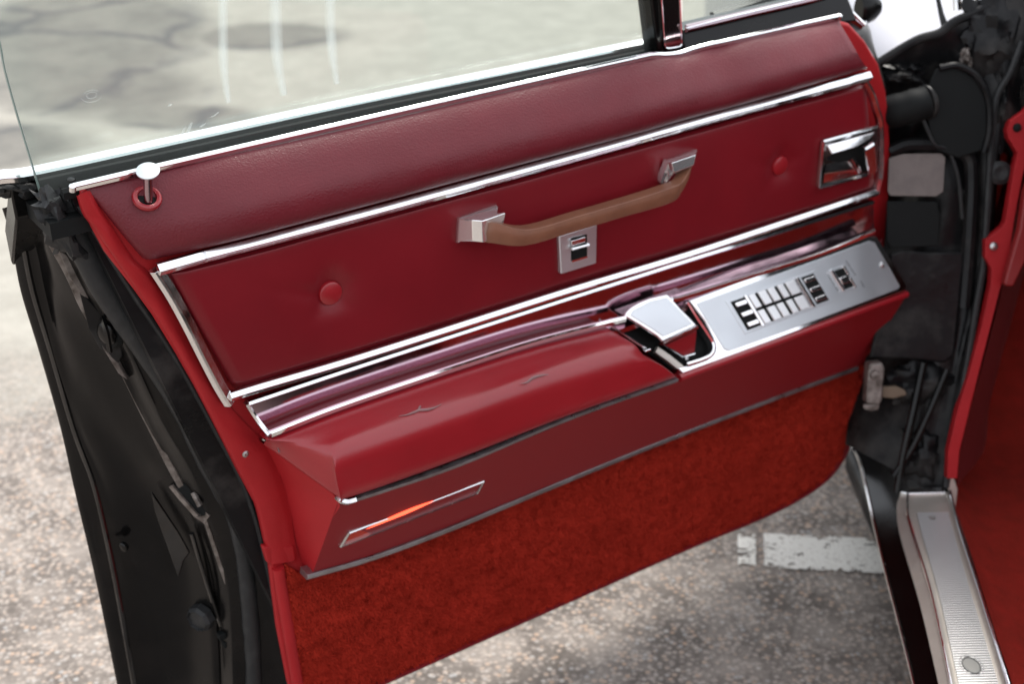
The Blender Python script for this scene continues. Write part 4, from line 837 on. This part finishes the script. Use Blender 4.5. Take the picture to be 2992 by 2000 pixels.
# outer rocker, sill plate
def zp(x, y, z): return Z(x, y, z)
rk = [[(2483, 1309), (2512, 1352), (2572, 1612), (2630, 1836), (2690, 2080)], [(2540, 1300), (2572, 1352), (2628, 1600), (2690, 1836), (2748, 2080)], [(2630, 1300), (2640, 1360), (2690, 1600), (2740, 1836), (2800, 2080)]]
ro = link('rocker', grid_mesh('rocker', grid_pts([[zp(x, y, .085) - np.array((-.10, 0, .10)) for x, y in rk[0]], [zp(x, y, .085) for x, y in rk[0]], [zp(x, y, .105) for x, y in rk[1]], [zp(x, y, .12) for x, y in rk[2]]], 6, 4, lv=True)), M_blackp, car, angle=50)
tube('rocker_moulding', cr([zp(x, y, .087) for x, y in rk[0]], 6), .0028, M_chrome2, ro, n=8)
SZ = .17
sl_o = [(2628, 1450), (2620, 1487), (2630, 1568), (2688, 1769), (2742, 2000), (2765, 2090)]
sl_g = [(2652, 1442), (2652, 1500), (2668, 1560), (2722, 1740), (2778, 2000), (2800, 2090)]
sl_h = [(2664, 1440), (2672, 1500), (2686, 1560), (2736, 1740), (2793, 2000), (2815, 2090)]
sl_i = [(2762, 1440), (2778, 1500), (2794, 1560), (2846, 1740), (2925, 2000), (2952, 2090)]
sl_r = [(2776, 1436), (2792, 1500), (2808, 1560), (2866, 1740), (2946, 2000), (2975, 2090)]
rws = [[zp(x, y, SZ - .035) for x, y in sl_o], [zp(x, y, SZ - .008) for x, y in sl_o], [zp(x, y, SZ + .002) for x, y in sl_g], [zp(x, y, SZ - .001) for x, y in sl_h], [zp(x, y, SZ) for x, y in sl_i], [zp(x, y, SZ + .006) for x, y in sl_r], [zp(x, y, SZ + .002) + np.array((.012, 0, -.03)) for x, y in sl_r]]
sill = link('sill_plate', grid_mesh('sill_plate', grid_pts(rws, 5, 3, lv=True)), M_alu, car, angle=40)
sill['label'] = 'worn aluminium sill plate with fine ribs and an oval emblem'
tube('sill_bead', cr([zp(x, y, SZ + .004) for x, y in sl_g], 6), .0022, M_chrome, sill, n=8)
tube('sill_bead', cr([zp(x, y, SZ + .008) for x, y in sl_r], 6), .0024, M_chrome, sill, n=8)
poly('sill_end_cap', [zp(2630, 1438, SZ + .003), zp(2657, 1426, SZ + .004), zp(2760, 1424, SZ + .004), zp(2764, 1440, SZ + .004), zp(2656, 1444, SZ + .003)], M_chrome2, sill, np.array((0, 0, -.02)), bevel=.0015)
poly('sill_upright_tab', [B(2770, 1428, .02), B(2764, 1412, .02), B(2786, 1395, .02), B(2798, 1430, .02), B(2792, 1490, .02), B(2782, 1494, .02)], M_alu, sill, -_pn * .006, bevel=.001)
Lh = cr([zp(x, y, SZ + .0005) for x, y in sl_h[1:]], 40); Lr = cr([zp(x, y, SZ + .0005) for x, y in sl_i[1:]], 40)
v = []; f = []
a_ = np.array(Lh); b2 = np.array(Lr); tot = abs(a_[0][1] - a_[-1][1]); nrib = int(tot / .0036)
ya = a_[:, 1]; yb = b2[:, 1]
y_hi = min(ya[0], yb[0]); y_lo = max(ya[-1], yb[-1]); nrib = int((y_hi - y_lo) / .0056)
for i in range(nrib):
    y = y_hi - .0056 * i; xa = np.interp(-y, -ya, a_[:, 0]) + .004; xb = np.interp(-y, -yb, b2[:, 0]) - .004
    k = len(v)
    for x in (xa, xb): v += [(x, y + .0017, SZ - .0008), (x, y + .0011, SZ + .0018), (x, y - .0011, SZ + .0018), (x, y - .0017, SZ - .0008)]
    f += [(k, k + 1, k + 5, k + 4), (k + 1, k + 2, k + 6, k + 5), (k + 2, k + 3, k + 7, k + 6), (k, k + 3, k + 2, k + 1), (k + 4, k + 5, k + 6, k + 7)]
bed = poly('sill_rib_bed', [(xv + sg, yv, SZ + .0004) for xv, yv, sg in [(float(np.interp(-yy, -ya, a_[:, 0])), yy, .004) for yy in np.linspace(y_hi, y_lo, 12)] + [(float(np.interp(-yy, -yb, b2[:, 0])), yy, -.004) for yy in np.linspace(y_lo, y_hi, 12)]], mat('dark groove', (.16, .15, .14), .6), sill, np.array((0, 0, -.001)))  # darker bed between the ribs
rb = link('sill_ribs', raw('sill_ribs', v, f), mat('ribbed aluminium', (.66, .66, .66), .3, .6), sill, smooth=False); rb['kind'] = 'stuff'
ec = zp(2838, 1947, SZ + .0015)
em = lathe('sill_emblem', ec, ZU, [(0, 0), (.0185, 0), (.018, .0016), (.0155, .0022), (.0150, .0012), (0, .0014)], mat('emblem grey', (.17, .17, .16), .5, .4), sill, n=40, sx=.72, ux=np.array((-.12, 1, 0)))
for i in range(40):
    t = 2 * math.pi * i / 40; lathe('emblem_bead', ec + np.array((math.cos(t) * .0165, math.sin(t) * .0225, .0008)), ZU, [(0, 0), (.0009, 0), (.0006, .0008), (0, .001)], M_chrome, em, n=6)
lathe('sill_screw', zp(2724, 1514, SZ + .0012), ZU, [(0, 0), (.006, 0), (.0045, .001), (.003, .0002), (0, .0002)], M_grime_sheen, sill, n=14)

# kick panel, edge trim, blade
ks = [(2880, 700), (2878, 753), (2897, 785), (2896, 829), (2867, 962), (2831, 1096), (2796, 1208), (2771, 1320), (2768, 1400), (2797, 1400), (2804, 1320), (2836, 1186), (2876, 1029), (2921, 851), (2947, 762), (2965, 640), (2992, 500), (3060, 300), (3060, 250), (2992, 326), (2952, 352), (2943, 379), (2946, 402), (2974, 448), (2966, 480), (2938, 647), (2930, 662), (2884, 700)]
kp = bpoly('kick_panel_edge', ks, .036, M_edge, car, th=.02, bevel=.004); kp['label'] = 'dark red edge trim of the footwell side panel'
for x, y in ((2903, 720), (2972, 373)): lathe('trim_screw', B(x, y, .037), _pn, [(0, 0), (.0075, 0), (.0065, .003), (.003, .0045), (0, .0045)], M_steel if x < 2950 else M_dark, kp, n=16)
bl = bpoly('dash_end_trim', [(2979, 672), (2956, 750), (2934, 828), (2940, 838), (2962, 838), (2985, 790), (3080, 600), (3080, 300), (2995, 560)], .07, M_blade, car, th=.02, bevel=.004)
bl['label'] = 'bright red end of the dashboard trim'
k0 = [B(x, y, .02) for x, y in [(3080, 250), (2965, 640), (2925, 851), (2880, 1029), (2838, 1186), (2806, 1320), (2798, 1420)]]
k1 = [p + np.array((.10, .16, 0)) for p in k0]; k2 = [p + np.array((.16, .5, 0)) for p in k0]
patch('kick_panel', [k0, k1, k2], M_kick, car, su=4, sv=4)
# footwell carpet
inx = [(zp(x, y, SZ)[1], zp(x, y, SZ)[0] + .012) for x, y in sl_r][::-1]
iy = np.array([a[0] for a in inx]); ixx = np.array([a[1] for a in inx])
cols_ = []
for y in np.linspace(1.15, 2.95, 16):
    x0 = float(np.interp(y, iy, ixx)); rise = max(0, y - 2.35); zf = .085 + rise ** 1.25 * 1.35
    cols_.append([np.array((x0, y, SZ - .02 + max(0, y - 2.15) * .9)), np.array((x0 + .015, y, max(SZ - .045, zf))), np.array((x0 + .05, y, .10 + (zf - .085))), np.array((x0 + .12, y, zf)), np.array((x0 + .5, y, zf - .01)), np.array((x0 + 1.2, y, zf))])
fg = grid_pts(cols_, 4, 3)
for i, r in enumerate(fg):
    for j, p in enumerate(r): r[j] = p + ZU * .006 * mnoise.noise(Vector((i * .3, j * .3, 2)))
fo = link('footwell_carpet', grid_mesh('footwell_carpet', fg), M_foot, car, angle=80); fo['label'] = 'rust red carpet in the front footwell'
# the rest of the body that stands beside the camera: roof, rear door, seat, floor
def cb_(name, c, half, m, bevel=.02): return box(name, c, (np.array((1., 0, 0)), np.array((0, 1., 0)), ZU), half, m, car, bevel=bevel, seg=3)
cb_('rear_door', (.66, -.35, .53), (.05, .62, .42), M_blackp)
cb_('front_seat', (1.3, .62, .42), (.52, .30, .15), M_seat, .06)
cb_('seat_back', (1.3, .30, .78), (.52, .09, .32), M_seat, .05)
cb_('floor_pan', (1.4, .6, -.02), (.72, 1.9, .03), M_blackd)
cb_('far_side', (2.12, .4, .5), (.04, 2.2, .45), M_blackp)
cb_('dashboard', (1.50, 2.2, .80), (.60, .30, .16), M_blackd, .03)  # out of view, enlarged to shade the footwell
tube('rear_tyre', [np.array((.70, -1.6, .2)), np.array((.90, -1.6, .2))], .32, M_rubber, car, n=40)
